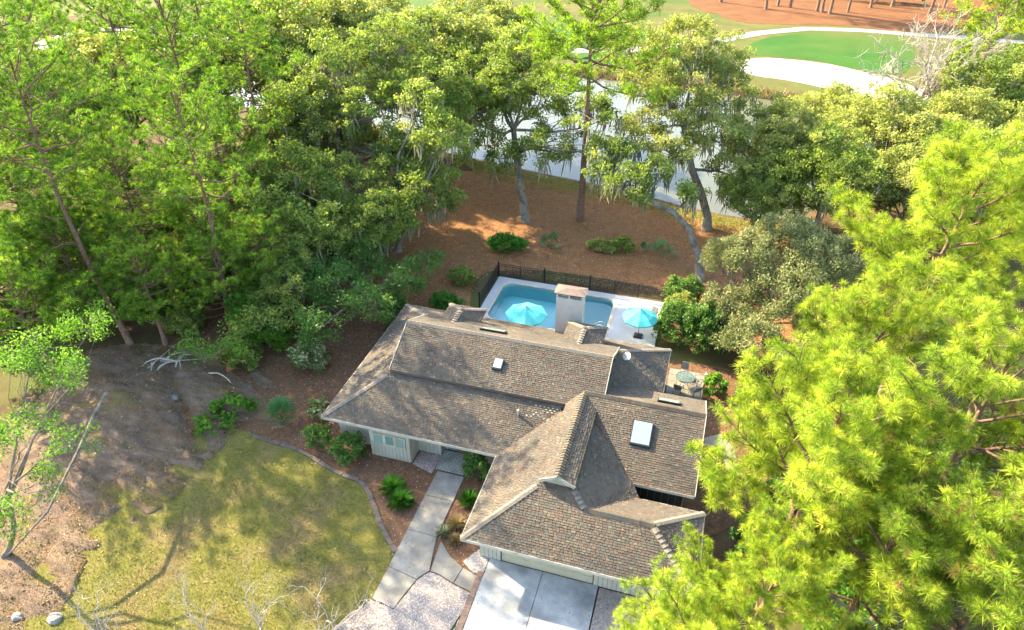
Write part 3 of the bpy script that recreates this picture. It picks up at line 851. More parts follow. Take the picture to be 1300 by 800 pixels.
# fascia boards and rakes
fa = lambda a, b, w_=.04, h=.2: MB().bar(a, b, w_, h).build('fascia', 'trim_paint', house, off=HO)
e = .025
fa((MX0-e, MY0-e, ZE-.1), (GX0, MY0-e, ZE-.1)); fa((MX0-e, MY0-e-.02, ZE-.1), (MX0-e, MY1+e, ZE-.1)); fa((MX1+e, 34.1, ZE-.1), (MX1+e, MY1+e, ZE-.1))
fa((MX0, MY1+e, ZE-.1), (MX1, MY1+e, ZE-.1))
fa((GX0-e, GY0-e, ZE-.09), (GX0-e, MY0-e-.02, ZE-.09)); fa((GX0-e-.02, GY0-e, ZE-.1), (GX1+e, GY0-e, ZE-.1)); fa((GX1+e, GY0, ZE-.1), (GX1+e, CY_+t, ZE-.1)); fa((AR+.2, CY_+t+e, ZE-.1), (GX1+e, CY_+t+e, ZE-.1))
fa((V2-BEY, BEY-e, zB(BEY)-.1), (BX1, BEY-e, zB(BEY)-.1)); fa((BX1+e, BEY, zB(BEY)-.06), (BX1+e, BY_, AZ-.06)); fa((BX1+e, 34, AZ-K*2.9-.06), (BX1+e, BY_, AZ-.06))
for X, s in ((UX0-e, -1), (UX1+e, 1)):
    fa((X, UF-.06, zup(UF-.06)-.07), (X, MR, MRZ-.07)); fa((X, UB+.06, zup(UB+.06)-.07), (X, MR, MRZ-.07))
fa((AX-AW-.02, AFY-.15, zAup(AX-AW)-.06), (AX, AFY-.15, AZ-.05)); fa((AX+AW+.02, AFY-.15, zAup(AX+AW)-.06), (AX, AFY-.15, AZ-.05))
# gable infills and dormer cheeks
gi = MB()
gi.add([(UX0+.22, UF+.2, 4.0), (UX0+.22, UB-.2, 4.0), (UX0+.22, UB-.2, 4.5), (UX0+.22, MR, MRZ-.15), (UX0+.22, UF+.2, 4.5)], [(0, 1, 2, 3, 4)])
gi.add([(UX1-.22, UF+.2, 4.0), (UX1-.22, UB-.2, 4.0), (UX1-.22, UB-.2, 4.5), (UX1-.22, MR, MRZ-.15), (UX1-.22, UF+.2, 4.5)], [(4, 3, 2, 1, 0)])
gi.add([(AX-AW+.12, AFY+.02, 4.0), (AX+AW-.12, AFY+.02, 4.0), (AX+AW-.12, AFY+.02, zAup(AX+AW)-.05), (AX, AFY+.02, AZ-.12), (AX-AW+.12, AFY+.02, zAup(AX-AW)-.05)], [(0, 1, 2, 3, 4)])
gi.build('gable_wall', 'siding', house, off=HO)
for dx, dy in ((-14.7, 37.06), (-6.07, 37.35)):
    MB().box((dx-1.1, 35.4, 3.0), (dx+1.1, dy+1.1, 4.28)).build('dormer_wall', 'siding', house, off=HO)
gi = MB()
gi.box((UX0+.2, UF+.15, 3.9), (UX1-.2, UF+.2, 4.32)).box((UX0+.2, UB-.2, 3.9), (UX1-.2, UB-.15, 4.32))
gi.box((AX-AW+.1, AFY+.1, 4.0), (AX-AW+.14, 30.6, 4.4)).box((AX+AW-.14, AFY+.1, 4.0), (AX+AW-.1, 30.0, 4.4))
gi.build('clerestory_band', 'siding_dark', house, off=HO)

# walls: backing wall plus individual vertical boards
def wall(a, b, z0, z1, n_out, mat='siding', bw=.245, gaps=()):
    """a,b plan points; n_out outward normal; gaps: [(s0,s1,zlo,zhi)] openings along the wall"""
    a, b = np.array(a, float), np.array(b, float)
    d = b-a; L = np.linalg.norm(d); d /= L
    n = np.array(n_out, float)
    q = [a, b, b-n*.12, a-n*.12]
    wl = MB().slab(ccw([tuple(p) for p in q]), z0, z1).build('wall', 'siding_dark', house, off=HO)
    k = max(1, round(L/bw)); w_ = L/k
    rw = random.Random(int(L*100))
    for i in range(k):
        s0, s1 = i*w_+.012, (i+1)*w_-.012
        spans = [(z0+.05, z1)]
        for g0, g1, zl, zh in gaps:
            if (s0+s1)/2 > g0 and (s0+s1)/2 < g1:
                spans = [(z0+.05, zl), (zh, z1)]
        for zl, zh in spans:
            if zh-zl < .05: continue
            dp = .022*rw.uniform(.7, 1.3)
            p = [a+d*s0+n*.002, a+d*s1+n*.002, a+d*s1+n*dp, a+d*s0+n*dp]
            MB().slab(ccw([tuple(x) for x in p]), zl, zh).build('board', mat, wl, off=HO)
    return wl
wall((-19.7, 27.75), (-17.2, 27.75), 0, 2.62, (0, -1))
wall((-17.2, 27.05), (-14.55, 27.05), 0, 2.42, (0, -1), gaps=((.25, 2.4, 1.15, 2.05),))
wall((-14.55, 27.05), (-14.55, 28.2), 0, 2.5, (1, 0))
wall((-17.2, 27.05), (-17.2, 27.75), 0, 2.5, (-1, 0))
wall((-14.55, 28.2), (-13.0, 28.2), 0, 2.8, (0, -1))
wall((-13.0, 28.2), (-13.0, 28.75), 0, 2.8, (1, 0))
wall((-13.0, 28.75), (-10.9, 28.75), 0, 2.85, (0, -1), gaps=((.25, 1.95, .05, 2.3),))
wall((-10.9, 28.2), (-8.3, 28.2), 0, 2.8, (0, -1))
wall((-8.3, 21.9), (-8.3, 28.2), 0, 2.7, (-1, 0))
wall((-8.3, 21.9), (-7.15, 21.9), 0, 2.75, (0, -1))
wall((-2.15, 21.9), (2.2, 21.9), 0, 2.75, (0, -1))
wall((2.2, 21.9), (2.2, 25.6), 0, 2.75, (1, 0))
wall((2.2, 25.6), (-.9, 25.6), 0, 2.7, (0, 1), bw=.5)
wall((1.7, 27.4), (1.7, 33.4), 0, 3.0, (1, 0), bw=.4)
wall((-1.0, 27.4), (1.7, 27.4), 0, 3.0, (0, -1), 'slot_shade', bw=.4)  # boards coloured near black, the shade of the slot put into them
wall((-.9, 33.4), (-.9, 39.3), 0, 2.75, (1, 0), bw=.4)
wall((-19.7, 27.75), (-19.7, 39.3), 0, 2.75, (-1, 0), bw=.4)
wall((-19.7, 39.3), (-.9, 39.3), 0, 2.75, (0, 1), bw=.4)
wall((1.7, 33.4), (-.9, 33.4), 0, 3.6, (0, 1), bw=.4)
MB().add([(1.7, 27.4, 2.9), (1.7, 33.4, 2.9), (1.7, 33.4, 3.65), (1.7, BY_, 4.7), (1.7, 27.4, 2.9)], [(0, 1, 2, 3)]).build('gable_wall', 'siding', house, off=HO)
# garage door
gd = MB().box((-7.12, 21.96, .02), (-2.18, 22.0, 2.3)).build('garage_door', 'garage_paint', house, off=HO)
for i in range(4):
    z0 = .03+i*.57
    MB().box((-7.1, 21.93, z0+.008), (-2.2, 21.957, z0+.555)).build('panel', 'garage_paint', gd, off=HO)
MB().box((-7.15, 21.88, 2.31), (-2.15, 22.0, 2.7)).build('door_header', 'siding', house, off=HO)
# bay window, three lights
for i, (x0, x1, gm) in enumerate(((-16.95, -16.25, 'window_blind'), (-16.17, -15.55, 'window_glass'), (-15.47, -14.85, 'window_blind'))):
    w = MB().box((x0, 27.0, 1.2), (x1, 27.03, 2.0)).build('window', gm, house, off=HO)
    f = MB()
    f.box((x0-.04, 26.985, 1.16), (x0+.04, 27.02, 2.04)).box((x1-.04, 26.985, 1.16), (x1+.04, 27.02, 2.04)).box((x0+.041, 26.985, 1.16), (x1-.041, 27.02, 1.24)).box((x0+.041, 26.985, 1.96), (x1-.041, 27.02, 2.04))
    f.build('frame', 'trim_paint', w, off=HO)
# entry door with side lights
ed = MB().box((-12.05, 28.62, .1), (-11.3, 28.7, 2.25)).build('entry_door', 'door_wood', house, off=HO)
MB().box((-11.4, 28.58, 1.0), (-11.36, 28.615, 1.15)).build('handle', 'steel', ed, off=HO)
MB().box((-12.7, 28.64, .2), (-12.15, 28.68, 2.25)).build('side_light', 'window_glass', house, off=HO)
MB().box((-11.25, 28.64, .2), (-10.98, 28.68, 2.25)).build('side_light', 'window_glass', house, off=HO)
# brick stoop, running-bond pavers
st_ = MB().box((-12.95, 26.92, .0), (-10.98, 28.72, .11)).build('entry_step', 'mortar', house, off=HO)
b = MB(); rb = random.Random(3)
y = 26.95
row = 0
while y < 28.6:
    x = -12.93 - (.09 if row % 2 else 0)
    while x < -11.1:
        a_, c_ = max(x, -12.93), min(x+.165, -11.0)
        if c_-a_ > .04: b.box((a_, y, .05), (c_-.0, y+.07, .128+rb.uniform(-.004, .006)))
        x += .205
    y += .105; row += 1
tag(b.build('brick_paving', 'trim_paint', st_, off=HO), kind='stuff')
# chimney
ch = MB().box((-8.45, 39.0, 2.6), (-6.6, 39.95, 5.95)).build('chimney', 'stucco', house, off=HO)
cp = MB()
cp.box((-8.55, 38.92, 6.3), (-6.5, 40.03, 6.36))
cp.add([(-8.6, 38.87, 6.36), (-6.45, 38.87, 6.36), (-6.45, 40.08, 6.36), (-8.6, 40.08, 6.36), (-7.9, 39.47, 6.5), (-7.1, 39.47, 6.5)], [(0, 1, 5, 4), (1, 2, 5), (2, 3, 4, 5), (3, 0, 4)])
cp.build('cap', 'cap_metal', ch, off=HO)
for x in (-8.45, -7.62, -6.72): MB().box((x, 39.0, 5.951), (x+.12, 39.95, 6.3)).build('flue_pier', 'stucco', ch, off=HO)
MB().box((-8.3, 39.3, 5.951), (-7.7, 39.7, 6.15)).build('flue', 'stucco', ch, off=HO)
# skylights
def skylight(name, c, w_, l_, zfun, mat, ydir, lab):
    """kerb frame and pane lying on a roof plane sloping in y"""
    cx_, cy_ = c
    P4 = lambda x, y, h: (x, y, zfun(y)+h)
    x0, x1, y0, y1 = cx_-w_/2, cx_+w_/2, cy_-l_/2, cy_+l_/2
    s = MB().add([P4(x0, y0, .0), P4(x1, y0, .0), P4(x1, y1, .0), P4(x0, y1, .0), P4(x0, y0, .16), P4(x1, y0, .16), P4(x1, y1, .16), P4(x0, y1, .16)],
                 [(0, 1, 5, 4), (1, 2, 6, 5), (2, 3, 7, 6), (3, 0, 4, 7), (4, 5, 6, 7)]).build('skylight', 'dark_metal', house, off=HO)
    s['label'] = lab
    g = .06
    MB().add([P4(x0+g, y0+g, .165), P4(x1-g, y0+g, .165), P4(x1-g, y1-g, .165), P4(x0+g, y1-g, .165), P4(x0+g, y0+g, .19), P4(x1-g, y0+g, .19), P4(x1-g, y1-g, .19), P4(x0+g, y1-g, .19)],
             [(0, 1, 5, 4), (1, 2, 6, 5), (2, 3, 7, 6), (3, 0, 4, 7), (4, 5, 6, 7)]).build('pane', mat, s, off=HO)
    return s
sc_ = G(814, 545, 4.3)
skylight('a', (-1.1, 29.35), 1.15, 1.3, zB, 'sky_tinted_glass', 1, 'large blue square skylight')
skylight('b', (.1, 32.15), 1.3, .62, lambda y: AZ-K*(y-BY_), 'window_blind', 1, 'greenish skylight behind the right ridge')
skylight('c', (-10.35, 31.7), .62, .66, zup, 'frosted_glass', 1, 'small whitish skylight')
skylight('d', (-11.6, 34.7), 1.7, .6, zup, 'window_blind', 1, 'long skylight behind the main ridge')
# satellite dish, vent pipe
dm_ = np.array([-2.95, 36.05, ZE+K*(MX1+2.95)])
sd_ = MB().tube([dm_, dm_+np.array([0, 0, .35])], .025, 6).build('satellite_dish', 'dark_metal', house, off=HO)
b = MB()
prof = [(.0, .0), (.12, .012), (.24, .045), (.33, .09), (.345, .09), (.24, .03), (.12, -.005), (0.0, -.015)]
b.lathe([(max(r_, .001), z) for r_, z in prof], (0, 0, 0), 16)
rot = Matrix.Rotation(R(35), 3, 'X') @ Matrix.Rotation(R(-25), 3, 'Y')
cc = dm_+np.array([0, 0, .42])
b.v = [tuple(np.array(rot @ Vector(p))*.85+cc) for p in b.v]
b.build('reflector', 'dish_grey', sd_, True, off=HO)
px_, py_ = -8.35, 29.3
b = MB().lathe([(.06, -.05), (.06, .32), (.085, .33), (.085, .4), (.05, .42)], (px_, py_, zf(py_)), 8)
b.build('vent_pipe', 'trim_paint', house, off=HO)
b = MB().lathe([(.045, -.05), (.045, .28)], (-5.9, 30.05, zf(30.05)), 8)
b.build('vent_pipe', 'black_metal', house, off=HO)
# patch of replaced pale shingle tabs on the front slope
rp = random.Random(2)
b = MB()
for r_ in range(6):
    for c_ in range(7):
        if rp.random() < .45: continue
        x, y = -7.9+c_*.26+(r_ % 2)*.13, 29.35+r_*.13
        b.add([(x, y, zf(y)+.026), (x+.1, y, zf(y)+.026), (x+.1, y+.05, zf(y+.05)+.026), (x, y+.05, zf(y+.05)+.026), (x, y, zf(y)), (x+.1, y, zf(y)), (x+.1, y+.05, zf(y+.05)), (x, y+.05, zf(y+.05))], [(0, 1, 2, 3), (0, 4, 5, 1), (1, 5, 6, 2), (2, 6, 7, 3), (3, 7, 4, 0)])
tag(b.build('patched_shingles', 'coping', roof, off=HO), 'pale repair patch in the shingles', kind='stuff')
# pine needles and leaves caught in valleys, behind steps and along eaves
rl_ = np.random.default_rng(5)
def along(a, b, n, sp):
    t_ = rl_.random(n)[:, None]; p = np.array(a)+(np.array(b)-np.array(a))*t_
    return p + np.c_[rl_.normal(0, sp, (n, 2)), np.abs(rl_.normal(.03, .01, n))]
rpts = [along((GX0+.2, MY0+.2, ZE+.1), (-5.7, 30.2, 4.13), 260, .10), along((-1.06, 26.85, 2.76), (-3.9, 29.7, 4.19), 200, .09), along((-.59, 26.07, 2.5), (-3.16, 23.5, 3.79), 160, .07),
        along((-16.8, UF-.12, zf(UF-.12)), (-6, UF-.12, zf(UF-.12)), 260, .05), along((-.7, 34.05, 2.72), (-3.4, 33.9, 3.95), 240, .10), along((-1, BEY+.05, zB(BEY)+.02), (2.2, BEY+.05, zB(BEY)+.02), 160, .06)]
for nm, nn_ in (('main_front', 260), ('main_left', 420), ('upper_front', 180), ('garage_front', 160), ('garage_left', 160), ('wing_front', 120), ('main_back', 200), ('wing_back', 140)):
    pt = np.array(planes[nm][0]); w3 = rl_.dirichlet(np.ones(len(pt)), nn_)
    rpts.append(w3 @ pt + np.array([0, 0, .035]))
rpts = np.vstack(rpts)-np.array(HO)
V, F, a = quads(rpts, rl_.uniform(.04, .12, len(rpts)), rl_, .35, 2.0)
tag(link('roof_litter', npmesh('roof_litter', V, F, 'litter', a), roof), kind='stuff')
# soffits
b = MB()
b.box((MX0+.05, MY0+.03, 2.30), (GX0-.05, 28.9, 2.32)); b.box((GX0+.05, GY0+.05, 2.30), (GX1-.05, 21.95, 2.32)); b.box((GX0+.05, 21.96, 2.30), (-8.25, 28, 2.32))
b.box((MX0+.03, 28.95, 2.30), (-19.6, MY1-.05, 2.32)); b.box((MX0+.03, 39.35, 2.30), (MX1-.05, MY1-.05, 2.322))
b.build('soffit', 'soffit', house, off=HO)

# ================================================================== POOL, DECK, FENCE
DK = [(-15.95, 40.1), (-1.6, 40.1), (-1.6, 49.55), (-15.95, 49.55)]
PX0, PX1, PY0, PY1, RC = -15.1, -5.55, 43.2, 48.75, .8
def rrect(x0, x1, y0, y1, r_, seg=6):
    o = []
    for cx_, cy_, a0 in ((x1-r_, y0+r_, -90), (x1-r_, y1-r_, 0), (x0+r_, y1-r_, 90), (x0+r_, y0+r_, 180)):
        for k in range(seg+1):
            a_ = R(a0+90*k/seg); o.append((cx_+r_*math.cos(a_), cy_+r_*math.sin(a_)))
    return o
inner = rrect(PX0, PX1, PY0, PY1, RC); mid = rrect(PX0-.3, PX1+.3, PY0-.3, PY1+.3, RC+.3)
def ring(outer, inn, z0, z1, name, mat, kind=None, parent=None, off=None):
    tr = tessellate_polygon([[Vector((x, y, 0)) for x, y in outer], [Vector((x, y, 0)) for x, y in inn]])
    allp = outer+inn
    b = MB()
    fs = []
    for a_, b_, c_ in tr:
        A, B_, C_ = allp[a_], allp[b_], allp[c_]
        ar = (B_[0]-A[0])*(C_[1]-A[1])-(B_[1]-A[1])*(C_[0]-A[0])
        fs.append((a_, b_, c_) if ar > 0 else (a_, c_, b_))
    n = len(allp); no = len(outer); ni = len(inn)
    vs = [(x, y, z1) for x, y in allp]+[(x, y, z0) for x, y in allp]
    fs += [(i, n+i, n+(i+1) % no, (i+1) % no) for i in range(no)]
    fs += [(no+(i+1) % ni, n+no+(i+1) % ni, n+no+i, no+i) for i in range(ni)]
    b.add(vs, fs)
    o = b.build(name, mat, parent, off=off)
    if kind: o['kind'] = kind
    return o
ring(DK, mid, -.05, .10, 'pool_deck', 'pool_deck', 'structure')
PO = (-10.3, 46, 0)
pool = empty('swimming_pool', PO, 'rounded rectangular turquoise swimming pool set in the white deck', 'pool')
ring(mid, inner, -.05, .125, 'coping', 'coping', None, pool, PO)
b = MB(); n = len(inner)
b.add([(x, y, .0) for x, y in inner]+[(x, y, -1.2) for x, y in inner], [((i+1) % n, n+(i+1) % n, n+i, i) for i in range(n)]+[tuple(range(n, 2*n))])
b.build('basin', 'pool_plaster', pool, off=PO)
MB().slab(rrect(PX1-2.7, PX1-.02, PY0+.02, PY1-.02, .95), -1.15, -.42).build('shallow_ledge', 'pool_ledge', pool, off=PO)
o = MB().slab([(x, y) for x, y in inner], -.085, -.08).build('water', 'pool_water', pool, off=PO)
# hand rail at the steps
hr = empty('hand_rail', (-5.9, 44.0, .1), 'curved steel hand rail at the pool steps', 'rail')
for dx in (0, .5):
    pts = [(-5.6, 43.6+dx*.9, .1), (-5.6, 43.6+dx*.9, .75), (-5.75, 43.65+dx*.9, .92), (-6.0, 43.7+dx*.9, .9), (-6.5, 43.8+dx*.9, .45), (-6.55, 43.8+dx*.9, -.3)]
    MB().tube(pts, .025, 6).build('bent_tube', 'steel', hr, off=(-5.9, 44.0, .1))
# black picket fence
FO = (-16.1, 49.7, 0)
fen = empty('pool_fence', FO, 'black metal picket fence round the back of the pool', 'fence')
def fence_run(a, b, posts, thick):
    a, b = np.array(a, float), np.array(b, float)
    d = b-a; L = np.linalg.norm(d); d /= L
    off = np.array(FO)
    for z in (.22, 1.12, 1.3):
        MB().bar(np.r_[a, z], np.r_[b, z], .03, .035).build('rail', 'black_metal', fen, off=FO)
    for s in posts:
        w_ = .065 if s in thick else .03
        p = a+d*s
        MB().box((p[0]-w_, p[1]-w_, 0), (p[0]+w_, p[1]+w_, 1.5 if s in thick else 1.38)).build('post', 'black_metal', fen, off=FO)
    pk = MB().box((-.011, -.011, .1), (.011, .011, 1.31)); me = bpy.data.meshes.new('picket'); me.from_pydata(pk.v, [], pk.f); me.materials.append(MATS['black_metal'])
    k = int(L/.125)
    for i in range(k):
        p = a+d*(L*(i+.5)/k)
        o = link('picket', me, fen); o.location = (p[0]-off[0], p[1]-off[1], 0)
fence_run((-16.1, 49.72), (-1.3, 49.72), (0.06, 2.05, 4.2, 6.1, 8.2, 10.3, 12.3, 14.4), (0.06, 4.2, 8.2))
fence_run((-16.1, 44.6), (-16.1, 49.6), (.1, 2.6), (.1,))

# ---- umbrellas
def umbrella(x, y, r_, h, label, rz):
    u = empty('patio_umbrella', (x, y, .1), label, 'umbrella', 'turquoise umbrellas on the pool deck', rz)
    ns = 8
    cn = MB()
    V = []
    prof = [(.06, h+.02), (.35*r_, h-.16), (.7*r_, h-.36), (r_, h-.58)]
    for j, (pr_, z) in enumerate(prof):
        for k in range(ns*2):
            a_ = math.pi*k/ns
            rr_ = pr_ if k % 2 == 0 else pr_*.945
            V.append((rr_*math.cos(a_), rr_*math.sin(a_), z - (0 if k % 2 == 0 else .03*pr_)))
    m = ns*2
    fs = [(j*m+k, (j+1)*m+k, (j+1)*m+(k+1) % m, j*m+(k+1) % m) for j in range(3) for k in range(m)]
    # hem
    n0 = len(V)
    V += [(V[3*m+k][0], V[3*m+k][1], V[3*m+k][2]-.1) for k in range(m)]
    fs += [(3*m+k, n0+k, n0+(k+1) % m, 3*m+(k+1) % m) for k in range(m)]
    cn.add(V, fs).build('canopy', 'umbrella_cloth', u)
    MB().lathe([(.34, h-.13), (.33, h-.09), (.05, h+.07), (.02, h+.07)], (0, 0, 0), 8).build('vent_cap', 'umbrella_cloth', u)
    MB().tube([(0, 0, 0), (0, 0, h+.13)], .025, 8).build('pole', 'dark_metal', u)
    MB().lathe([(.03, h+.07), (.045, h+.1), (.04, h+.15), (.01, h+.18)], (0, 0, 0), 8).build('finial', 'dark_metal', u)
    MB().add([(-.33, -.33, 0), (.33, -.33, 0), (.33, .33, 0), (-.33, .33, 0), (-.3, -.3, .1), (.3, -.3, .1), (.3, .3, .1), (-.3, .3, .1), (-.08, -.08, .16), (.08, -.08, .16), (.08, .08, .16), (-.08, .08, .16)],
             [(0, 1, 5, 4), (1, 2, 6, 5), (2, 3, 7, 6), (3, 0, 4, 7), (4, 5, 9, 8), (5, 6, 10, 9), (6, 7, 11, 10), (7, 4, 8, 11), (8, 9, 10, 11)]).build('base', 'black_metal', u)
    for k in range(ns):
        a_ = 2*math.pi*k/ns
        MB().bar((.05*math.cos(a_), .05*math.sin(a_), h-.03), (r_*.97*math.cos(a_), r_*.97*math.sin(a_), h-.6), .02, .02).build('rib', 'dark_metal', u)
    return u
umbrella(-11.35, 41.9, 1.6, 2.55, 'larger turquoise umbrella over the near edge of the pool', R(10))
umbrella(-3.0, 44.2, 1.38, 2.4, 'smaller turquoise umbrella on the open white deck by hedge', R(0))

# ---- patio set
q = ccw([(-.2, 37.6), (2.3, 37.4), (2.2, 40.9), (-.2, 41.0)])
slx = []
for i in range(4):
    for j in range(5):
        x0, y0 = -.2+i*.62, 37.5+j*.7
        slx.append([(x0, y0), (x0+.6, y0), (x0+.6, y0+.68), (x0, y0+.68)])
slabs('side_patio', slx, 0, .07, 'walk_concrete', 'paver')
TX, TY = .95, 39.35
tb = empty('patio_table', (TX, TY, .07), 'round glass-topped patio table beside the house', 'table')
MB().lathe([(.62, .70), (.62, .715)], (0, 0, 0), 20).build('glass_top', 'table_glass', tb)
b = MB()
ringp = [(.63*math.cos(2*math.pi*k/20), .63*math.sin(2*math.pi*k/20), .705) for k in range(21)]
b.tube(ringp, .02, 5, False).build('rim', 'dark_metal', tb)
for k in range(4):
    a_ = math.pi/4+k*math.pi/2
    MB().tube([(.08*math.cos(a_), .08*math.sin(a_), .69), (.3*math.cos(a_), .3*math.sin(a_), .35), (.48*math.cos(a_), .48*math.sin(a_), 0)], .018, 6).build('leg', 'dark_metal', tb)
def chair(x, y, rz, label, name='patio_chair'):
    c = empty(name, (x, y, .07), label, 'chair', 'metal chairs round the patio table' if name == 'patio_chair' else None, rz)
    MB().add([(-.25, -.24, .41), (.25, -.24, .41), (.25, .24, .43), (-.25, .24, .43), (-.25, -.24, .44), (.25, -.24, .44), (.25, .24, .46), (-.25, .24, .46)], [(0, 3, 2, 1), (4, 5, 6, 7), (0, 1, 5, 4), (1, 2, 6, 5), (2, 3, 7, 6), (3, 0, 4, 7)]).build('seat', 'sling', c)
    MB().add([(-.24, -.25, .47), (.24, -.25, .47), (.22, -.42, .98), (-.22, -.42, .98), (-.24, -.28, .46), (.24, -.28, .46), (.22, -.45, .98), (-.22, -.45, .98)], [(0, 1, 2, 3), (7, 6, 5, 4), (0, 4, 5, 1), (3, 2, 6, 7), (1, 5, 6, 2), (0, 3, 7, 4)]).build('backrest', 'sling', c)
    for s in (-1, 1):
        MB().tube([(s*.27, .26, 0), (s*.27, .24, .64), (s*.27, -.3, .66)], .016, 5).build('armrest', 'dark_metal', c)
        MB().tube([(s*.27, -.36, 0), (s*.27, -.27, .45), (s*.25, -.45, 1.0)], .016, 5).build('leg', 'dark_metal', c)
    return c
chair(TX-.15, TY+.95, R(180), 'dark chair on the far side of the patio table')
chair(TX+1.0, TY+.35, R(110), 'dark chair right of the patio table by the shrub')
chair(TX+.75, TY-.85, R(40), 'dark chair at the front right of patio table')
chair(TX-.35, TY-.95, R(-15), 'dark chair at the front of patio table near house wall')
chair(-2.3, 46.8, R(150), 'grey sling chair behind the smaller umbrella on the deck', 'deck_chair')
chair(-10.1, 41.6, R(-60), 'dark sling chair beside the larger umbrella at the pool', 'pool_chair')
# curved side path
sheet('side_path', [G(895, 556), G(915, 552), G(932, 570), G(938, 600), G(925, 604), G(917, 580), G(905, 568), G(894, 566)][::-1], .06, 'walk_concrete', .05)

# ================================================================== TREES AND PLANTS
def unit(a):
    a = np.asarray(a, float); return a/(np.linalg.norm(a)+1e-9)
def curve(a, b, sag, rg, n=5, wob=.12):
    """bent limb from a to b"""
    a, b = np.asarray(a, float), np.asarray(b, float)
    L = np.linalg.norm(b-a)
    pts = []
    k = rg.normal(0, wob*L*.35, 3)
    for i in range(n+1):
        t = i/n
        p = a+(b-a)*t + np.array([0, 0, sag*L])*math.sin(math.pi*t) + k*math.sin(math.pi*t) + (rg.normal(0, wob*L*.06, 3) if 0 < i < n else 0)
        pts.append(p)
    return pts
def taper(r0, r1, n): return [r0+(r1-r0)*(i/(n-1)) for i in range(n)]
def add_tree(name, base, label, cat, group, wood, bark, crowns, z0=None):
    """wood MB in world coords; crowns: list of (part name, V, F, attr, material)"""
    b = (float(base[0]), float(base[1]), 0.0 if z0 is None else z0)
    root = empty(name, b, label, cat, group)
    if wood is not None: wood.build('trunk', bark, root, True, off=b)
    for pn, V, F, a, mat in crowns:
        me = npmesh(pn, V-np.array(b), F, mat, a)
        ob_ = link(pn, me, root)
        if pn == 'spanish_moss': ob_['kind'] = 'stuff'
    return root
def moss_strands(anchors, rg, lmin=.5, lmax=1.8, w_=.07):
    n = len(anchors)
    L = rg.uniform(lmin, lmax, n)
    an = rg.uniform(0, 2*math.pi, n)
    sd = np.c_[np.cos(an), np.sin(an), np.zeros(n)]
    dr = rg.normal(0, .06, (n, 3)); dr[:, 2] = 0
    V = np.empty((n, 6, 3))
    for j, (t, ww) in enumerate(((0, .7), (.5, 1.0), (1.0, .15))):
        c = anchors+dr*L[:, None]*t*3; c[:, 2] -= L*t
        V[:, j*2] = c-sd*w_*ww; V[:, j*2+1] = c+sd*w_*ww
    b = np.array([(0, 1, 3, 2), (2, 3, 5, 4)])
    F = (np.arange(n)[:, None, None]*6+b[None]).reshape(-1, 4)
    return V.reshape(-1, 3), F, np.repeat(rg.random(n), 6)
def clumps(lobes, dens, rg, cr=(.45, .85), shell=.55, lower=.35):
    """clump centres near the shells of the crown's lobes; returns centres, radii, lobe index, outward"""
    C, Rr, I, O = [], [], [], []
    for li, (c, r_) in enumerate(lobes):
        r3 = np.array([r_, r_, r_*.78]) if np.ndim(r_) == 0 else np.array(r_)
        n = max(6, int(dens*4*math.pi*(r3.mean()**2)/3))
        d = rg.normal(size=(n*2, 3)); d /= np.linalg.norm(d, axis=1)[:, None]
        keep = (d[:, 2] > -.25) | (rg.random(n*2) < lower)
        d = d[keep][:n]
        q = shell+(1-shell)*np.sqrt(rg.random(len(d)))
        # ragged outline: some clumps stick out
        q *= 1+rg.normal(0, .10, len(d))
        C.append(c+d*r3*q[:, None]); Rr.append(rg.uniform(*cr, len(d))); I.append(np.full(len(d), li)); O.append(d)
    return np.vstack(C), np.concatenate(Rr), np.concatenate(I), np.vstack(O)
def leaf_cloud(C, Rr, per, size, rg, aspect=.55, upb=.5, flat=.65, out=None, vb=None, axis_pull=None):
    n = len(C)
    k = np.maximum(6, (per*(Rr/.65)**2*rg.uniform(.75, 1.25, n)).astype(int))
    idx = np.repeat(np.arange(n), k)
    m = len(idx)
    d = rg.normal(size=(m, 3)); d /= np.linalg.norm(d, axis=1)[:, None]
    r_ = rg.random(m)**.42
    pos = C[idx]+d*(Rr[idx]*r_)[:, None]*np.array([1, 1, flat])
    cv = rg.normal(.45, .17, n) if vb is None else vb
    v = np.clip(cv[idx]+rg.normal(0, .16, m), 0, 1)
    ax = None
    if axis_pull is not None: ax = d*.6+np.array(axis_pull)
    return quads(pos, rg.uniform(size*.7, size*1.35, m), rg, aspect, upb, v, ax)
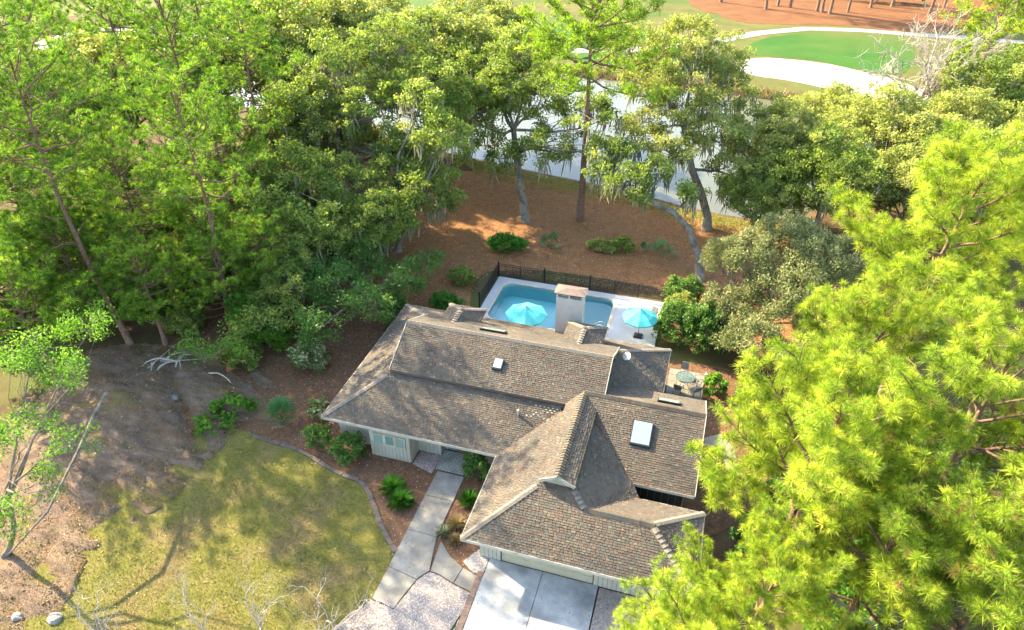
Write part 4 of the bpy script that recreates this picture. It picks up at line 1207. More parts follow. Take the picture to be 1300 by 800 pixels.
def oak(label, base, lobes, seed, trunk=None, r0=.35, mat='leaf_oak', dens=1.75, per=66, size=.25, moss=60, name='oak_tree', group='live oaks round the pond and garden', cr=(.5, .95), aspect=.55, bark='bark_oak', flat=.65, axis_pull=None, twigs=.5, fork=.45, cat='tree'):
    rg = np.random.default_rng(seed)
    lobes = [(np.array(c, float), r_) for c, r_ in lobes]
    cen = np.mean([c for c, _ in lobes], 0)
    base3 = np.array([base[0], base[1], -.15])
    wood = MB()
    if trunk is None:
        top = base3+(cen-base3)*fork; top[:2] = base3[:2]+(cen[:2]-base3[:2])*fork*.7
        tp = curve(base3, top, 0, rg, 5, .1)
    else:
        tp = [np.array(p, float) for p in trunk]
    n = len(tp)
    rad = taper(r0, r0*.62, n); rad[0] = r0*1.35
    wood.tube(tp, rad, 9)
    top = tp[-1]
    C, Rr, I, O = clumps(lobes, dens, rg, cr)
    mossA = []
    for li, (c, r_) in enumerate(lobes):
        rm = float(np.mean(r_))
        tgt = c-np.array([0, 0, rm*.25])
        # limb starts on the nearest of the trunk's upper points
        cand = tp[max(0, n//2):]
        st = min(cand, key=lambda p: np.linalg.norm(p-tgt)+.15*abs(p[2]-tgt[2]))
        lp = curve(st, tgt, rg.uniform(-.02, .1), rg, 6, .25)
        rl = r0*rg.uniform(.34, .5)
        wood.tube(lp, taper(rl, rl*.35, len(lp)), 7)
        mine = np.where(I == li)[0]
        for j in mine:
            if rg.random() > twigs: continue
            s_ = lp[rg.integers(2, len(lp))]
            bp = curve(s_, C[j]-O[j]*Rr[j]*.2, rg.uniform(-.05, .08), rg, 3, .3)
            wood.tube(bp, taper(rl*rg.uniform(.16, .26), .012, len(bp)), 4, False)
    V, F, a = leaf_cloud(C, Rr, per, size, rg, aspect, .5, flat, axis_pull=axis_pull)
    crowns = [('crown', V, F, a, mat)]
    if moss:
        low = np.where(O[:, 2] < .35)[0]
        pick = rg.choice(low, moss)
        anc = np.repeat(C[pick], 5, 0)+rg.normal(0, .22, (moss*5, 3))
        anc[:, 2] -= .2
        V, F, a = moss_strands(anc, rg)
        crowns.append(('spanish_moss', V, F, a, 'moss'))
    return add_tree(name, base, label, cat, group, wood, bark, crowns)
def tufts(T, D, k, L, wd, rg, spread=.85, axl=.35):
    """needle bunches: T bases, D axes"""
    n = len(T)
    idx = np.repeat(np.arange(n), k); m = len(idx)
    d = D[idx]*rg.uniform(.35, 1.0, m)[:, None]+rg.normal(size=(m, 3))*spread*.62
    d /= np.linalg.norm(d, axis=1)[:, None]
    ln = L*rg.uniform(.7, 1.2, m)
    s = rg.normal(size=(m, 3)); s -= (s*d).sum(1)[:, None]*d; s /= np.linalg.norm(s, axis=1)[:, None]
    b = T[idx]+d*(ln*.05)[:, None]-D[idx]*(rg.random(m)*L*axl)[:, None]
    droop = np.zeros((m, 3)); droop[:, 2] = -.10*ln
    V = np.stack([b, b+d*(ln*.5)[:, None]+s*wd*.5, b+d*ln[:, None]+droop, b+d*(ln*.5)[:, None]-s*wd*.5], 1).reshape(-1, 3)
    F = np.arange(m*4).reshape(m, 4)
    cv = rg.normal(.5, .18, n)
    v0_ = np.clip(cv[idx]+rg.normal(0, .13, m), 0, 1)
    v = np.stack([np.clip(v0_-.38, .07, 1), v0_-.02, np.clip(v0_+.14, 0, 1), v0_-.02], 1).ravel()  # browner bases, plus lit-tip and shaded-base contrast put into the colour
    return V, F, v
def pine_parts(rg, H, h0, rad, r0, nl, k, L, wd, lean=(0, 0), topround=.9, sub=7, tstep=.42, dead=3):
    """loblolly pine at the origin: straight trunk, tiered limbs, branchlets, needle tufts"""
    wood = MB()
    n = 9
    bend = rg.normal(0, .45, 2)
    tp = []
    for i in range(n):
        t = i/(n-1)
        tp.append(np.array([lean[0]*t+bend[0]*math.sin(t*3.1), lean[1]*t+bend[1]*math.sin(t*2.6), H*t-.15*(i == 0)]))
    wood.tube(tp, [r0*1.25]+[r0*(1-.82*(i/(n-1))) for i in range(1, n)], 9)
    def onT(z):
        f = max(0, min(n-1.001, z/H*(n-1))); i = int(f); return tp[i]+(tp[i+1]-tp[i])*(f-i)
    T, D = [], []
    az = rg.uniform(0, 6.28)
    for j in range(nl):
        t = (j+rg.random()*.8)/nl
        z = h0+(H-h0)*(t**.9)*.97
        az += 2.4+rg.normal(0, .35)
        prof = math.sqrt(max(.03, 1-(abs(t-.32)/.74)**2.2))
        Lb = rad*prof*rg.uniform(.65, 1.12)
        el = R(2+62*t**1.6+rg.normal(0, 7))
        st = onT(z)
        d0 = np.array([math.cos(az)*math.cos(el), math.sin(az)*math.cos(el), math.sin(el)])
        end = st+d0*Lb+np.array([0, 0, .16*Lb])
        lp = curve(st, end, -.06, rg, 6, .16)
        rl = max(.022, r0*.34*(Lb/rad)*rg.uniform(.8, 1.1))
        wood.tube(lp, taper(rl, .014, len(lp)), 5, False)
        ns = max(3, int(sub*Lb/rad*rg.uniform(.85, 1.2)+1))
        for s in range(ns):
            f = .3+.7*(s+rg.random()*.7)/ns
            f = min(f, 1.0)
            ii = min(len(lp)-2, int(f*(len(lp)-1))); ff = f*(len(lp)-1)-ii
            p = lp[ii]+(lp[ii+1]-lp[ii])*min(1, ff)
            dd = unit(lp[ii+1]-lp[ii])
            side = unit(np.cross(dd, [0, 0, 1]))*(1 if s % 2 else -1)
            bd = unit(dd*rg.uniform(.4, 1.0)+side*rg.uniform(.4, 1.1)+np.array([0, 0, rg.uniform(.0, .6)]))
            bl = Lb*rg.uniform(.16, .34)*(1.15-.45*f)+.35
            e2 = p+bd*bl
            bp = curve(p, e2, .04, rg, 2, .2)
            wood.tube(bp, taper(rl*.3+.006, .008, len(bp)), 3, False)
            nt_ = max(2, int(bl/tstep*1.6))
            for q_ in range(nt_):
                g = .25+.75*(q_+1)/nt_
                jit = rg.normal(0, .16, 3)*min(1, bl)
                pos = p+(e2-p)*g+jit*(1.4 if q_ < nt_-1 else .3)
                T.append(pos); D.append(unit(bd*.55+rg.normal(0, .33, 3)+np.array([0, 0, .75])))
        T.append(lp[-1]); D.append(unit(d0+np.array([0, 0, .6])))
    T.append(tp[-1]); D.append(np.array([0, 0, 1.]))
    for j in range(dead):   # bare dead snags under the crown
        z = h0*rg.uniform(.55, .98); a_ = rg.uniform(0, 6.28)
        st = onT(z); ln = rad*rg.uniform(.25, .85)
        lp = curve(st, st+np.array([math.cos(a_)*ln, math.sin(a_)*ln, ln*rg.uniform(-.1, .35)]), 0, rg, 4, .3)
        wood.tube(lp, taper(.045, .01, len(lp)), 4, False)
    return wood, np.array(T), np.array(D)
def pine(label, base, H, h0, rad, seed, k=20, L=.38, wd=.035, mat='needles_green', nl=34, r0=.24, lean=(0, 0), sub=7, tstep=.42, group='tall pines', name='pine_tree', dead=3, spread=.85):
    rg = np.random.default_rng(seed)
    wood, T, D = pine_parts(rg, H, h0, rad, r0, nl, k, L, wd, lean, sub=sub, tstep=tstep, dead=dead)
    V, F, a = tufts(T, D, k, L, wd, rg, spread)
    root = empty(name, (float(base[0]), float(base[1]), 0), label, 'tree', group)
    wood.build('trunk', 'bark_pine', root, True)
    link('crown', npmesh('crown', V, F, mat, a), root)
    return root
def pine_at(label, px, py, d, rad, half, seed, **kw):
    """pine whose crown centre is surveyed at (px,py) and depth d; half = half crown height"""
    c = W(px, py, d)
    H = c[2]+half; h0 = max(2.5, c[2]-half)
    return pine(label, (c[0], c[1]), H, h0, rad, seed, **kw)
def lob(*L): return [(W(px, py, d), r_) for px, py, d, r_ in L]

# ---- protos: the first placement uses the tree itself, later ones are copies with their own label
def copy_tree(root, label, loc, rz, sc3, group=None):
    o = root.copy(); COL.objects.link(o)
    o.location = loc; o.rotation_euler = (0, 0, rz); o.scale = sc3
    o['label'] = label
    if group: o['group'] = group
    for ch_ in root.children:
        c2 = ch_.copy(); COL.objects.link(c2); c2.parent = o
    return o
class Proto:
    def __init__(self, make, center): self.make, self.center, self.root, self.n = make, center, None, 0
    def put(self, label, px, py, d, group, wide=1.0, xy=None, s=None):
        """crown centre surveyed at (px,py), depth d (or trunk foot xy and scale s)"""
        if xy is None:
            c = W(px, py, d); xy = (float(c[0]), float(c[1])); s = float(c[2])/self.center
        self.n += 1
        rz = self.n*2.1
        if self.root is None:
            self.root = self.make(label, group)
            self.root.location = (*xy, 0); self.root.rotation_euler = (0, 0, rz); self.root.scale = (s*wide, s*wide, s)
            return self.root
        return copy_tree(self.root, label, (*xy, 0), rz, (s*wide, s*wide, s), group)
def pp_(seed, H, h0, rad, center, **kw3):
    return Proto(lambda label, group: pine(label, (0, 0), H, h0, rad, seed, group=group, **kw3), center)
LG = 'tall pines of the wood left of the lawn'
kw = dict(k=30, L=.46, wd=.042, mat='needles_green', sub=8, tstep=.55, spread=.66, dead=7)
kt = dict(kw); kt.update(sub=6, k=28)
TA = pp_(101, 21.0, 11.0, 5.2, 16.0, nl=28, **kt); TB = pp_(102, 21.5, 12.0, 5.0, 16.6, nl=27, **kt)
MA = pp_(103, 14.2, 5.6, 4.9, 10.0, nl=40, **kw); MC = pp_(104, 14.0, 6.0, 4.7, 10.0, nl=38, **kw)
LA = pp_(105, 9.8, 3.2, 4.2, 6.5, nl=34, **kw); LB = pp_(106, 9.6, 3.4, 4.0, 6.5, nl=28, **kw)
TA.put('tall pine left of the house whose crown shades the roof', 0, 0, 0, LG, xy=(-34.6, 36.9), s=.87)
TB.put('tall pine rising from the dug earth mound', 0, 0, 0, LG, xy=(-40.0, 32.2), s=.98)
TB.put('tall pine filling the top left corner of the view', 0, 0, 0, LG, xy=(-47.0, 38.5), s=1.03)
TA.put('tall pine second from the left along the top edge', 0, 0, 0, LG, xy=(-43.5, 48.8), s=1.03)
TA.put('pine at top left just left of the big oaks', 325, 95, 61, LG)
TB.put('pine cut by the left edge below the corner tree', -25, 190, 48, LG)
MA.put('bushy pine in the middle of the left wood', 150, 250, 53, LG)
MC.put('pine right of the left wood touching the dark oaks', 285, 215, 58, LG)
MC.put('pine by left edge with bare grey limbs at mid height', 30, 270, 52, LG)
MA.put('pine between the second and third along the top', 250, 150, 66, LG)
MA.put('pine half hidden behind the corner pine', 85, 160, 64, LG)
LA.put('low pine by the left edge above the bare earth', 35, 390, 46, LG)
LB.put('low pine standing behind the earth mound', 185, 365, 50, LG)
LB.put('low pine nearest the house in the left wood', 330, 325, 54, LG)
LA.put('low pine among the trunks left of centre wood', 95, 325, 53, LG)
LA.put('low pine at the edge of oaks above the variegated shrub', 255, 305, 55, LG)
MA.put('mid-height pine in front of the two tall left pines', 75, 330, 50, LG)
LB.put('low pine leaning over the shrubs left of the house', 275, 350, 52, LG)
LB.put('low pine at the left edge under the tall pines', -25, 330, 50, LG)
TB.put('far pine behind the top left corner tree', 10, 20, 68, LG, 1.1)
TA.put('far pine at the top edge behind second pine', 120, 5, 72, LG, 1.1)
TB.put('far pine at the top edge above middle of left wood', 245, 0, 74, LG, 1.1)
TA.put('far pine at the top edge left of the oaks', 365, 25, 80, LG, 1.1)
MC.put('distant pine at the far side of the left wood', 60, 65, 84, LG, 1.2)
MA.put('distant pine behind the gap of the second pines', 165, 60, 86, LG, 1.2)
MC.put('distant pine left of the top edge oaks', 280, 70, 84, LG, 1.2)

# ---- right-hand foreground pines, their sunlit lime put into the needle colour
RG = 'lime green pines in the right foreground'
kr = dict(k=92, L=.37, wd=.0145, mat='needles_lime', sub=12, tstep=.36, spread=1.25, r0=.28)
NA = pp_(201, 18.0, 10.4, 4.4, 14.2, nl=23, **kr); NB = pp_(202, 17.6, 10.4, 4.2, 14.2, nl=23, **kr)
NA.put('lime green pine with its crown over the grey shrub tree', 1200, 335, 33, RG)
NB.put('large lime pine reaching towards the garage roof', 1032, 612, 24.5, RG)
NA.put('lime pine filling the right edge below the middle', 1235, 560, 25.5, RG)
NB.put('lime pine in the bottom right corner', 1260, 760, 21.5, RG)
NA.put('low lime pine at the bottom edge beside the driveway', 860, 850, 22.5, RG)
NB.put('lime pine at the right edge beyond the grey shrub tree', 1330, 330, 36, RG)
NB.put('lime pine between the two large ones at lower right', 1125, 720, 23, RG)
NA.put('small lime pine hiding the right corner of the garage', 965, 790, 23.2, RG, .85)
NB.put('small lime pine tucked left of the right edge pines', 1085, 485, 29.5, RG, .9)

# ---- pines behind the pool and on the golf course
b = G(736, 279)
pine('tall straight pine standing alone behind the pool', b, 23.0, 13.5, 6.6, 301, k=18, L=.5, wd=.06, mat='needles_far', nl=40, r0=.36, sub=9, tstep=.45, group='pines beyond the pool', dead=2)
c = W(1262, 40, 84)
pine('bright pine in the top right corner', (c[0], c[1]), 17.5, 7.5, 5.6, 302, k=18, L=.55, wd=.07, mat='needles_lime', nl=38, sub=7, tstep=.5, group='pines beyond the pool')
src = pine('far pine trunk on the golf course straw at the top', G(972, 12), 24, 15, 4.5, 303, k=9, L=.7, wd=.13, mat='needles_far', nl=24, r0=.3, sub=6, tstep=.7, group='pines on the golf course', dead=0)
far_px = [(987, 8), (1003, 10), (1037, 14), (1043, 16), (1053, 18), (1076, 16), (1105, 10), (1132, 9), (1178, 22), (1198, 10), (1217, 22), (915, 3), (1290, 12), (1240, -8), (1088, -4), (1015, -6)]
rk = random.Random(9)
where = ['second from the left in the golf course pine row', 'third from the left in the golf course pine row', 'slim left one of the middle pair of golf course trunks', 'right one of the middle pair of golf course trunks',
         'leaning pine right of the middle pair on the straw', 'lone pine right of the middle trunks on the straw', 'pine before the dark hedge at the top edge', 'pine right of the dark hedge at the top edge',
         'pine at the right end of the straw nearer the path', 'thin pine near the right end of the straw', 'last thick pine at the right end of the straw', 'pine at the top edge left of the straw',
         'pine far right behind the bright corner pine', 'pine above the frame right of the golf straw', 'pine set back behind the dark hedge', 'pine set back behind the left golf trunks']
for (px, py), wh in zip(far_px, where):
    g_ = G(px, py)
    o = src.copy(); COL.objects.link(o); o.location = (g_[0], g_[1], 0)
    o.rotation_euler = (0, R(rk.uniform(-3, 3)), rk.uniform(0, 6.28)); sc0 = rk.uniform(.85, 1.12); o.scale = (sc0,)*3
    o['label'] = wh
    for ch_ in src.children:
        c2 = ch_.copy(); COL.objects.link(c2); c2.parent = o

# ---- live oaks
oak('oak with pale trunk and wide crown left of the lone pine', G(667, 281), lob((650, 105, 69, 3.6), (612, 150, 68, 3.0), (690, 125, 68, 3.4), (640, 195, 68, 2.0), (700, 185, 66, 2.4), (660, 65, 71, 3.2), (600, 85, 73, 3.4), (750, 150, 64, 2.6), (765, 195, 63, 1.8)), 401,
    trunk=[(*G(667, 281), -.15), W(664, 255, 69), W(659, 225, 68.6), W(655, 195, 68.2), W(652, 165, 68.2)], r0=.42, mat='leaf_oak', moss=110)
oak('tall oak with curved trunk at the pond edge right of the lone pine', G(897, 291), lob((868, 55, 68, 3.4), (830, 100, 67, 3.0), (915, 75, 69, 3.4), (860, 135, 65, 3.4), (910, 170, 66, 3.0), (812, 165, 66, 2.2), (850, 195, 64, 2.2), (925, 120, 70, 2.8), (800, 60, 72, 2.6), (925, 215, 65, 2.0)), 402,
    trunk=[(*G(897, 291), -.15), W(898, 275, 68.2), W(890, 245, 67.3), W(878, 215, 66.6), W(874, 190, 66.2), W(868, 160, 66)], r0=.45, mat='leaf_oak_pale', moss=130)
oak('leaning oak whose limb reaches left behind the pool', G(889, 356), lob((795, 228, 60.5, 1.9), (835, 215, 61, 1.4), (880, 245, 60, 1.3), (765, 215, 62, 1.5), (815, 250, 60, 1.0), (790, 190, 62, 1.5)), 403,
    trunk=[(*G(889, 356), -.15), W(886, 325, 60.3), W(874, 290, 60), W(855, 270, 60), W(825, 256, 60.3), W(795, 248, 60.6)], r0=.34, mat='leaf_oak', moss=60)
oak('broad oak with leaning grey trunk left of the back yard', G(476, 285), lob((430, 85, 66, 4.0), (500, 65, 69, 4.2), (385, 140, 64, 3.6), (470, 140, 64, 3.6), (545, 115, 67, 4.0), (565, 180, 64, 3.2), (590, 130, 68, 3.2), (520, 190, 62, 2.8), (545, 50, 76, 3.8), (600, 60, 78, 3.6)), 404,
    trunk=[(*G(476, 285), -.15), W(466, 262, 69), W(452, 235, 67.5), W(438, 205, 66.5), W(428, 180, 65.5), W(425, 150, 65.5)], r0=.5, mat='leaf_oak', moss=160, per=58)
oak('oak drooping over the left side of the back yard straw', G(505, 320), [(np.array((-22.0, 53.2, 11.3)), 2.3), (np.array((-24.5, 54.6, 13.6)), 1.8)] + lob((530, 245, 60, 2.6), (485, 275, 58, 2.8), (440, 240, 60, 2.8), (560, 225, 61, 1.8), (405, 225, 60, 3.0), (575, 255, 60, 1.2), (505, 215, 62, 2.4)), 405, moss=110, mat='leaf_oak')  # first two crown lobes added to throw shade on the pool deck
oak('dark oak close behind the left end of the house', (-23.5, 43.0), lob((470, 385, 51, 1.9), (425, 365, 53, 2.4), (510, 350, 55, 2.0), (400, 415, 49.5, 1.6), (455, 330, 57, 2.4), (540, 330, 57, 1.4), (380, 340, 55, 2.4)), 406, mat='leaf_dark', moss=0, per=75, size=.2)
oak('oak between the left pines and the broad oak', (-40, 50), lob((370, 215, 60, 3.2), (340, 270, 56, 2.8), (395, 290, 55, 2.6), (360, 160, 66, 3.2)), 407, moss=50, mat='leaf_oak')
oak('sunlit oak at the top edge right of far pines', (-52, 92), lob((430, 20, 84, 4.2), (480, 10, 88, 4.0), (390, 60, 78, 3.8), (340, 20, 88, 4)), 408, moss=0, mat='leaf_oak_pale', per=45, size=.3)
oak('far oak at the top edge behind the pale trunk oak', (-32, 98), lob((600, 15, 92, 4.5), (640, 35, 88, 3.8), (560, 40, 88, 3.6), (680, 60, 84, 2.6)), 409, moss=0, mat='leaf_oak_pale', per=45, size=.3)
OGR = 'live oaks round the pond and garden'
def op_(seed, mat, rot):
    L_ = [(0, 0, 9.4, 3.2), (3.1, .8, 8.0, 2.8), (-3.0, .6, 8.2, 2.9), (.6, 3.2, 7.7, 2.7), (-.5, -3.2, 7.5, 2.8), (2.6, -2.4, 6.4, 2.3), (-2.7, 2.5, 6.3, 2.3), (-2.7, -2.4, 6.0, 2.2), (2.9, 2.6, 6.2, 2.2)]
    rr_ = random.Random(seed)
    L_ = [((x*rr_.uniform(.85, 1.25), y*rr_.uniform(.85, 1.25), z*rr_.uniform(.92, 1.08)), r_*rr_.uniform(.85, 1.1)) for x, y, z, r_ in L_]
    return Proto(lambda label, group: oak(label, (0, 0), L_, seed, moss=70, mat=mat, per=70, group=group), 7.4)
OA, OB, OC = op_(451, 'leaf_oak_pale', 0), op_(452, 'leaf_oak', 1), op_(453, 'leaf_oak_pale', 2)
OA.put('oak at the right pond corner nearest the water', 995, 185, 67, OGR)
OB.put('oak in front of the pond corner oak', 1055, 220, 63, OGR)
OC.put('rounded oak in the middle of the right-hand oaks', 1120, 170, 69, OGR)
OA.put('oak below the rounded middle oak on the right', 1165, 235, 61, OGR)
OC.put('oak below the bare white tree on the right', 1210, 170, 70, OGR)
OB.put('low oak at right above the lime pine crown', 1245, 225, 61, OGR)
OB.put('oak at the right edge below the bright corner pine', 1280, 130, 74, OGR)
OA.put('oak cut by the right edge above the lime pines', 1310, 195, 66, OGR)
OB.put('low oak leaning over the water beside the tall curved oak', 965, 245, 64, OGR, 1.0)
OC.put('oak behind the pond corner oak on the right bank', 1060, 150, 78, OGR)
OA.put('oak on the left pond bank behind the broad oak', 440, 70, 83, OGR, 1.1)
OC.put('oak on the left pond bank right of the broad oak', 545, 85, 80, OGR, 1.1)
OB.put('oak on the left pond bank behind the third pine', 355, 75, 82, OGR, 1.1)
OB.put('oak at the left pond bank behind second pine', 215, 95, 80, OGR, 1.1)
OC.put('oak between the broad oak and the pale trunk oak', 590, 95, 78, OGR, .9)
OA.put('oak behind the left pines at the yard edge', 395, 165, 68, OGR)
OC.put('oak in the left wood behind the middle pines', 120, 120, 74, OGR, 1.1)
OB.put('oak in the left wood under the corner pines', 20, 130, 70, OGR, 1.1)
UG = 'young oaks under the left-hand pines'
for k_, (P_, x_, y_, s_, lb) in enumerate(((OA, -38.5, 40.5, .55, 'young oak between the two tall pines left of the house'), (OB, -44.5, 33.5, .5, 'young oak left of the dug earth mound'), (OC, -32.5, 43.0, .6, 'young oak behind the tall pine nearest the house'),
        (OA, -49.5, 42.5, .6, 'young oak under the corner pine'), (OC, -42.0, 38.0, .45, 'small bushy oak behind the earth mound pines'), (OB, -36.5, 47.5, .62, 'young oak at the left edge of the back yard'),
        (OC, -53.0, 34.5, .6, 'young oak near the left edge below the low pine'), (OB, -29.8, 39.6, .5, 'young oak beside the large variegated shrub'), (OA, -47.5, 50.5, .7, 'young oak deep in the left wood'), (OC, -56.0, 47.0, .7, 'young oak far left in the wood'),
        (OB, -28.0, 47.5, .6, 'young oak between the dark oak and drooping oak'))):
    P_.put(lb, 0, 0, 0, UG, 1.25, (x_, y_), s_)
# understorey and filler broadleaves
oak('dark evergreen tree under the right-hand lime pine', (9.5, 43.5), lob((1110, 425, 47, 2.2), (1160, 410, 47, 2.2), (1075, 455, 45, 1.6), (1200, 440, 45, 2.0)), 431, mat='leaf_dark', moss=0, size=.2, group=None, name='evergreen_tree')
u1 = oak('glossy broadleaf tree beneath the foreground pines', (12.5, 20.5), lob((1080, 690, 29, 1.5), (1040, 640, 29.5, 1.4), (1130, 640, 30, 1.6), (1100, 750, 27.5, 1.3), (1180, 650, 30, 1.7), (1160, 730, 28, 1.6), (1000, 700, 28.5, 1.0)), 432, mat='leaf_bright', moss=0, size=.17, per=50, group=None, name='broadleaf_tree')
oak('sparse broadleaf tree in the lower left corner', (-33.0, 14.5), lob((40, 450, 35, 1.6), (95, 470, 35, 1.3), (30, 560, 33, 1.5), (95, 560, 33, 1.0), (25, 650, 31.5, 1.4), (110, 415, 37, 1.4), (60, 610, 32, .8)), 433, mat='leaf_bright', moss=0, size=.135, per=95, dens=1.7, group=None, name='broadleaf_tree', bark='bark_oak', twigs=.6, r0=.16)
oak('small leafy tree on the earth bank below the left pines', G(262, 470), lob((265, 455, 46, 1.0), (290, 440, 47, 1.0), (235, 440, 46, .9)), 434, mat='leaf_bright', moss=0, size=.18, per=40, group=None, name='small_tree', r0=.1)
oak('undergrowth tree between the left pines and house', G(330, 440), lob((330, 410, 50, 1.5), (300, 420, 49, 1.2), (365, 395, 51, 1.4)), 435, mat='leaf_oak', moss=0, size=.18, per=50, group=None, name='small_tree', r0=.14)
# feathery grey-green tree right of the pool
oak('feathery grey-green tree with drooping sprays right of the patio', (6.3, 45.8), lob((1000, 375, 50, 2.8), (950, 330, 52, 2.2), (1040, 330, 52, 2.5), (1055, 415, 48.5, 2.3), (960, 435, 48.5, 2.2), (1000, 295, 54, 2.0), (925, 390, 51, 1.8), (1005, 465, 47, 2.0), (915, 325, 53, 1.3)), 440, mat='leaf_feather', moss=30, per=190, size=.22, aspect=.36, twigs=.25, r0=.22, cr=(.45, .85), group=None, name='feathery_tree', axis_pull=(0, 0, .7), dens=2.4, bark='bark_oak', flat=.9)

# ---- bare trees and twiggy shrubs
def bare(label, base, tips, seed, r0, name, cat, kids=5, depth=3, spread=.5, fork=.4, mat='bark_pale', moss=0):
    rg = np.random.default_rng(seed)
    wood = MB(); ends = []
    base3 = np.array([base[0], base[1], -.1])
    tips = [np.array(t_, float) for t_ in tips]
    cen = np.mean(tips, 0)
    top = base3+(cen-base3)*fork
    tp = curve(base3, top, 0, rg, 4, .15); wood.tube(tp, taper(r0, r0*.6, len(tp)), 7)
    def rec(a, b_, r_, lv):
        lp = curve(a, b_, rg.uniform(-.04, .1), rg, 4, .35)
        wood.tube(lp, taper(r_, r_*.35, len(lp)), 5 if lv < 2 else 3, False)
        L = np.linalg.norm(b_-a)
        if lv >= depth: ends.append(lp[-1]); return
        for q_ in range(kids):
            s_ = lp[rg.integers(1, len(lp))]
            d = unit(unit(b_-a)*.8+rg.normal(0, spread, 3)+np.array([0, 0, .15]))
            rec(s_, s_+d*L*rg.uniform(.35, .6), r_*.42, lv+1)
    for t_ in tips: rec(tp[-1], t_, r0*.5, 1)
    cr_ = []
    if moss:
        E_ = np.array(ends); pk = rg.choice(len(E_), moss)
        V, F, a = moss_strands(np.repeat(E_[pk], 3, 0)+rg.normal(0, .1, (moss*3, 3)), rg, .4, 1.2, .05)
        cr_ = [('spanish_moss', V, F, a, 'moss')]
    return add_tree(name, base, label, cat, None, wood, mat, cr_)
m_ = W(1180, 110, 76)
bare('bare whitish leafless tree above the right-hand oaks', (m_[0], m_[1]), [W(1140, 75, 76), W(1165, 55, 77), W(1190, 50, 76), W(1215, 60, 77), W(1235, 80, 76), W(1125, 95, 75), W(1175, 80, 74), W(1205, 95, 74)], 501, .3, 'bare_tree', 'tree', 10, 3, .6, .62, moss=70)
for i, (px, py, lb) in enumerate(((330, 800, 'leafless pale twiggy shrub in the middle of the bottom lawn edge'), (262, 805, 'leafless twiggy shrub left of the others on the lawn'), (415, 810, 'leafless twiggy shrub by the end of the front walk'), (135, 815, 'leafless twiggy sapling near the grey rocks'))):
    g_ = G(px, py)
    rr_ = random.Random(i)
    tips = [(g_[0]+rr_.uniform(-1.5, 1.5), g_[1]+rr_.uniform(-1, 1.2), rr_.uniform(1.3, 2.8)) for _ in range(7)]
    bare(lb, g_, tips, 510+i, .06, 'bare_shrub', 'shrub', 4, 3, .45, .12)
# roots and fallen limbs at the earth mound
g_ = G(225, 465)
rg = np.random.default_rng(77)
root = empty('dead_roots', (g_[0], g_[1], 0), 'tangle of pale dead roots and limbs on the earth mound', 'roots')
for i in range(9):
    a0 = np.array([g_[0]+rg.normal(0, .8), g_[1]+rg.normal(0, .8), earth_z(*g_)+.1])
    a_ = rg.uniform(0, 6.28); ln = rg.uniform(1.2, 3.0)
    bpt = a0+np.array([math.cos(a_)*ln, math.sin(a_)*ln, 0]); bpt[2] = earth_z(bpt[0], bpt[1])+rg.uniform(-.1, .8)
    lp = curve(a0, bpt, .1, rg, 5, .3)
    MB().tube(lp, taper(rg.uniform(.05, .11), .015, len(lp)), 5).build('root', 'bark_pale', root, True, off=(g_[0], g_[1], 0))
bg = [(W(135, 500, 42)), W(118, 530, 40), W(98, 575, 38), W(60, 650, 36), W(10, 705, 35)]
lp = []
for p in bg: lp.append(np.array([p[0], p[1], max(p[2], .3)]))
fl = empty('fallen_limb', (float(lp[0][0]), float(lp[0][1]), 0), 'long bare limb arching at the left edge of the bare earth', 'branch')
MB().tube(lp, taper(.13, .04, len(lp)), 6).build('limb', 'bark_oak', fl, True, off=tuple(fl.location))
for i, (px, py, s_, lb) in enumerate(((22, 784, .34, 'smaller grey rock at the lower left corner'), (70, 786, .42, 'larger grey rock right of the corner rock'), (222, 509, .32, 'dark wet stone in the gully below the mound'))):
    rg = np.random.default_rng(i+3)
    g_ = G(px, py)
    b = MB(); ns = 9
    V = [(0, 0, s_*.55)]
    for z, rr_ in ((.42, .6), (.2, .95), (-.15, 1.0)):
        for k in range(ns):
            a_ = 2*math.pi*k/ns; q_ = rr_*s_*rg.uniform(.8, 1.15)
            V.append((q_*math.cos(a_), q_*.8*math.sin(a_), z*s_+rg.uniform(-.03, .03)))
    fs = [(0, 1+k, 1+(k+1) % ns) for k in range(ns)]
    for j in range(2): fs += [(1+j*ns+k, 1+(j+1)*ns+k, 1+(j+1)*ns+(k+1) % ns, 1+j*ns+(k+1) % ns) for k in range(ns)]
    o = b.add(V, fs).build('rock', 'rock'); o.location = (g_[0], g_[1], earth_z(*g_) if i == 2 else .03)
    tag(o, lb, 'rock', 'grey rocks')

